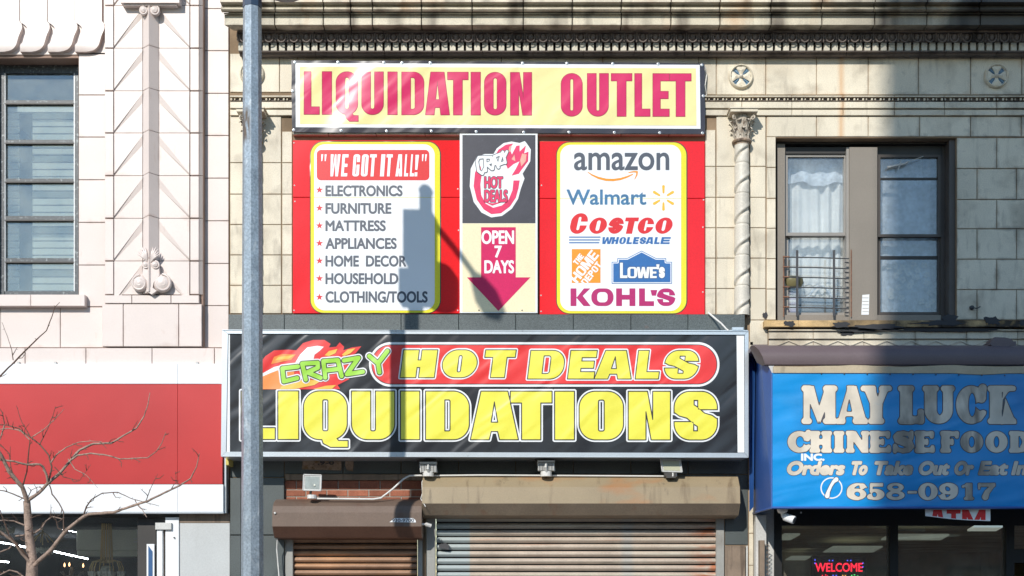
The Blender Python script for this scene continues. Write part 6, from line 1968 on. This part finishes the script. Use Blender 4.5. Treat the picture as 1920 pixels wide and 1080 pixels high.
# ------------------------------------------------------------------ bare street tree
TD = 3.2
TR = empty('bare_tree', (P(62, 0, TD)[0], -TD, 0), 'bare young street tree with pale bark and thin leafless branches', 'tree')
zz = lambda *p: [(x / 2.348, 620 + y / 2.348) for x, y in p]
rb = random.Random(9)
def limb(pts, r0, r1, mt='bark', name='branch', d0=TD, dd=0.0):
    n = len(pts)
    # resample with slight wobble
    P3 = []; R = []
    for i in range(n - 1):
        steps = max(2, int(math.hypot(pts[i + 1][0] - pts[i][0], pts[i + 1][1] - pts[i][1]) / 7))
        for k in range(steps):
            t = k / steps; T = (i + t) / (n - 1)
            w_ = .35 if (k or i) else 0
            P3.append(P(pts[i][0] + (pts[i + 1][0] - pts[i][0]) * t + rb.uniform(-w_, w_), pts[i][1] + (pts[i + 1][1] - pts[i][1]) * t + rb.uniform(-w_, w_), d0 + dd * T))
            R.append((r0 + (r1 - r0) * T) * rb.uniform(.93, 1.1))
    P3.append(P(pts[-1][0], pts[-1][1], d0 + dd)); R.append(r1)
    m = MB().tube(P3, R, 7)
    for k in range(3, len(P3) - 1, 4):      # buds
        p = Vector(P3[k]); a = rb.uniform(0, 6.28)
        if r0 < .016:
            m.tube([p, p + Vector((math.cos(a) * .018, -.003, math.sin(a) * .018))], [R[k] * .9, .001], 4)
    return m.build(name, M[mt], TR, smooth=60)
bx_ = P(62, 0, TD)[0]
trunk_pts = zz((142, 1300), (140, 1080), (141, 1020), (135, 960), (128, 900), (118, 750))
tp = [P(x, y, TD) for x, y in trunk_pts]
tpts = [(bx_ + .02, -TD, 0.0), (bx_ + .01, -TD, .5)] + [p for p in tp]
MB().tube(tpts, [.075, .062, .056, .050, .046, .040, .036, .030], 12).build('trunk', M['bark'], TR, smooth=60)
br_ = [
 (((118, 750), (98, 690), (40, 620), (5, 550), (-40, 480)), .026, .016, 'bark', .25),
 (((120, 748), (170, 715), (215, 668), (260, 630), (300, 585), (350, 525), (410, 498), (490, 495), (540, 465), (600, 430), (635, 375), (652, 320), (660, 273)), .020, .004, 'bark', -.3),
 (((305, 575), (340, 550), (400, 540), (470, 548), (530, 565), (650, 560), (690, 530), (712, 495), (730, 448)), .010, .0035, 'bark', .2),
 (((225, 580), (250, 545), (290, 515), (345, 492), (400, 485), (450, 490)), .008, .003, 'bark', .1),
 (((148, 1035), (230, 960), (290, 880), (360, 825), (390, 808), (500, 800), (570, 775), (650, 750), (720, 715), (790, 682), (840, 650), (865, 600), (878, 540)), .023, .004, 'bark', .5),
 (((368, 812), (380, 775), (400, 745), (450, 715), (520, 712), (580, 740), (640, 755), (700, 772)), .008, .003, 'twig', .2),
 (((640, 755), (665, 690), (695, 630)), .005, .002, 'twig', .1),
 (((610, 768), (632, 795), (646, 822)), .005, .003, 'bark', .1),
 (((790, 682), (775, 655), (772, 620)), .004, .002, 'twig', 0),
 (((210, 665), (205, 635), (190, 600), (175, 588), (120, 590), (60, 575), (0, 568), (-40, 560)), .013, .010, 'bark', .2),
 (((215, 662), (228, 600), (215, 550), (175, 500), (135, 470), (80, 430), (30, 415), (-30, 412)), .009, .006, 'twig', -.2),
 (((135, 472), (118, 440), (95, 400), (72, 330)), .006, .0025, 'twig', 0),
 (((140, 470), (200, 430), (250, 380), (282, 345)), .006, .0025, 'bark', .1),
 (((175, 500), (210, 430), (232, 375), (245, 333)), .005, .0025, 'twig', 0),
 (((98, 690), (118, 620), (124, 560), (132, 480)), .008, .006, 'twig', .1),
 (((130, 480), (90, 440), (40, 430), (-20, 436)), .006, .005, 'bark', 0),
 (((98, 688), (60, 640), (45, 590), (45, 510)), .005, .003, 'twig', 0),
 (((240, 600), (280, 645), (350, 660), (400, 590)), .005, .002, 'twig', 0),
 (((300, 565), (330, 610), (380, 635), (430, 692)), .006, .002, 'bark', .1),
 (((218, 680), (230, 720), (260, 760), (280, 800), (280, 878)), .007, .006, 'twig', .1),
 (((125, 748), (60, 720), (20, 705), (-30, 700)), .007, .005, 'twig', 0),
 (((122, 735), (140, 700), (180, 685)), .005, .002, 'twig', 0),
 (((140, 1030), (100, 985), (60, 930), (0, 885), (-30, 870)), .017, .012, 'bark', .2),
 (((138, 1020), (100, 970), (40, 900), (0, 790)), .009, .006, 'twig', .2),
 (((60, 935), (40, 960), (0, 975), (-30, 985)), .008, .006, 'bark', 0),
 (((135, 1110), (75, 1062), (40, 1055), (0, 1075)), .010, .007, 'bark', .1),
 (((68, 905), (150, 893), (185, 868), (200, 840), (230, 818), (278, 830)), .009, .006, 'bark', -.1),
 (((110, 858), (60, 838), (20, 835), (-20, 838)), .009, .007, 'bark', .1),
 (((285, 880), (255, 870), (235, 790)), .005, .002, 'twig', 0),
 (((20, 410), (10, 360), (-5, 340)), .006, .003, 'twig', 0), (((20, 415), (0, 480), (-20, 520)), .008, .006, 'bark', 0),
 (((85, 910), (100, 915), (115, 870), (140, 815), (146, 812)), .004, .002, 'twig', 0),
 (((0, 500), (40, 540), (50, 620)), .005, .004, 'twig', 0),
 (((-20, 230), (0, 200), (50, 150), (110, 90), (160, 40), (205, 0), (228, -60), (243, -105), (263, -125)), .010, .003, 'twig', .1),
 (((58, 130), (52, 85), (38, 40), (8, -38)), .005, .002, 'twig', 0),
 (((-40, 480), (-60, 350), (-20, 230)), .016, .010, 'bark', 0),
]
for pts, r0, r1, mt, dd in br_:
    zp = zz(*pts)
    limb(zp, r0 * .82, r1 * .75, mt, 'branch', TD + .02, dd)
    # fine twigs off the thinner limbs
    for i in range(1, len(zp)):
        if r0 < .030 and rb.random() < .62 and zp[i][1] > 640:
            (xa_, ya_), (xb_, yb_) = zp[i - 1], zp[i]
            t = rb.uniform(.2, .9); x_, y_ = xa_ + (xb_ - xa_) * t, ya_ + (yb_ - ya_) * t
            an = math.atan2(yb_ - ya_, xb_ - xa_) + rb.choice((-1, 1)) * rb.uniform(.5, 1.1)
            L_ = rb.uniform(7, 26); k_ = rb.uniform(-.5, .5)
            T_ = (i - 1 + t) / (len(zp) - 1)
            tw = [(x_, y_), (x_ + L_ * .5 * math.cos(an), y_ + L_ * .5 * math.sin(an)), (x_ + L_ * math.cos(an + k_), y_ + L_ * math.sin(an + k_) - L_ * .15)]
            limb(tw, .0042, .0016, 'twig', 'twig', TD + .02 + dd * T_, .05)

# ------------------------------------------------------------------ phrases shared by repeats
GR = {'floodlight': 'floodlights over the roller shutters', 'poster_panel': 'poster panels under the banner', 'ceiling_tube': 'light tubes in the lighting shop',
      'ceiling_light': 'ceiling light panels in the restaurant', 'chandelier': 'chandeliers in the lighting shop', 'candle_chandelier': 'chandeliers in the lighting shop',
      'roller_shutter': 'closed roller shutters', 'curtain': 'curtains of the upper window pair', 'curtain_valance': 'curtains of the upper window pair',
      'tall_building': 'buildings across the street', 'low_building': 'buildings across the street', 'corner_building': 'buildings across the street'}
for o in bpy.data.objects:
    if o.parent is None and o.name.split('.')[0] in GR:
        o['group'] = GR[o.name.split('.')[0]]
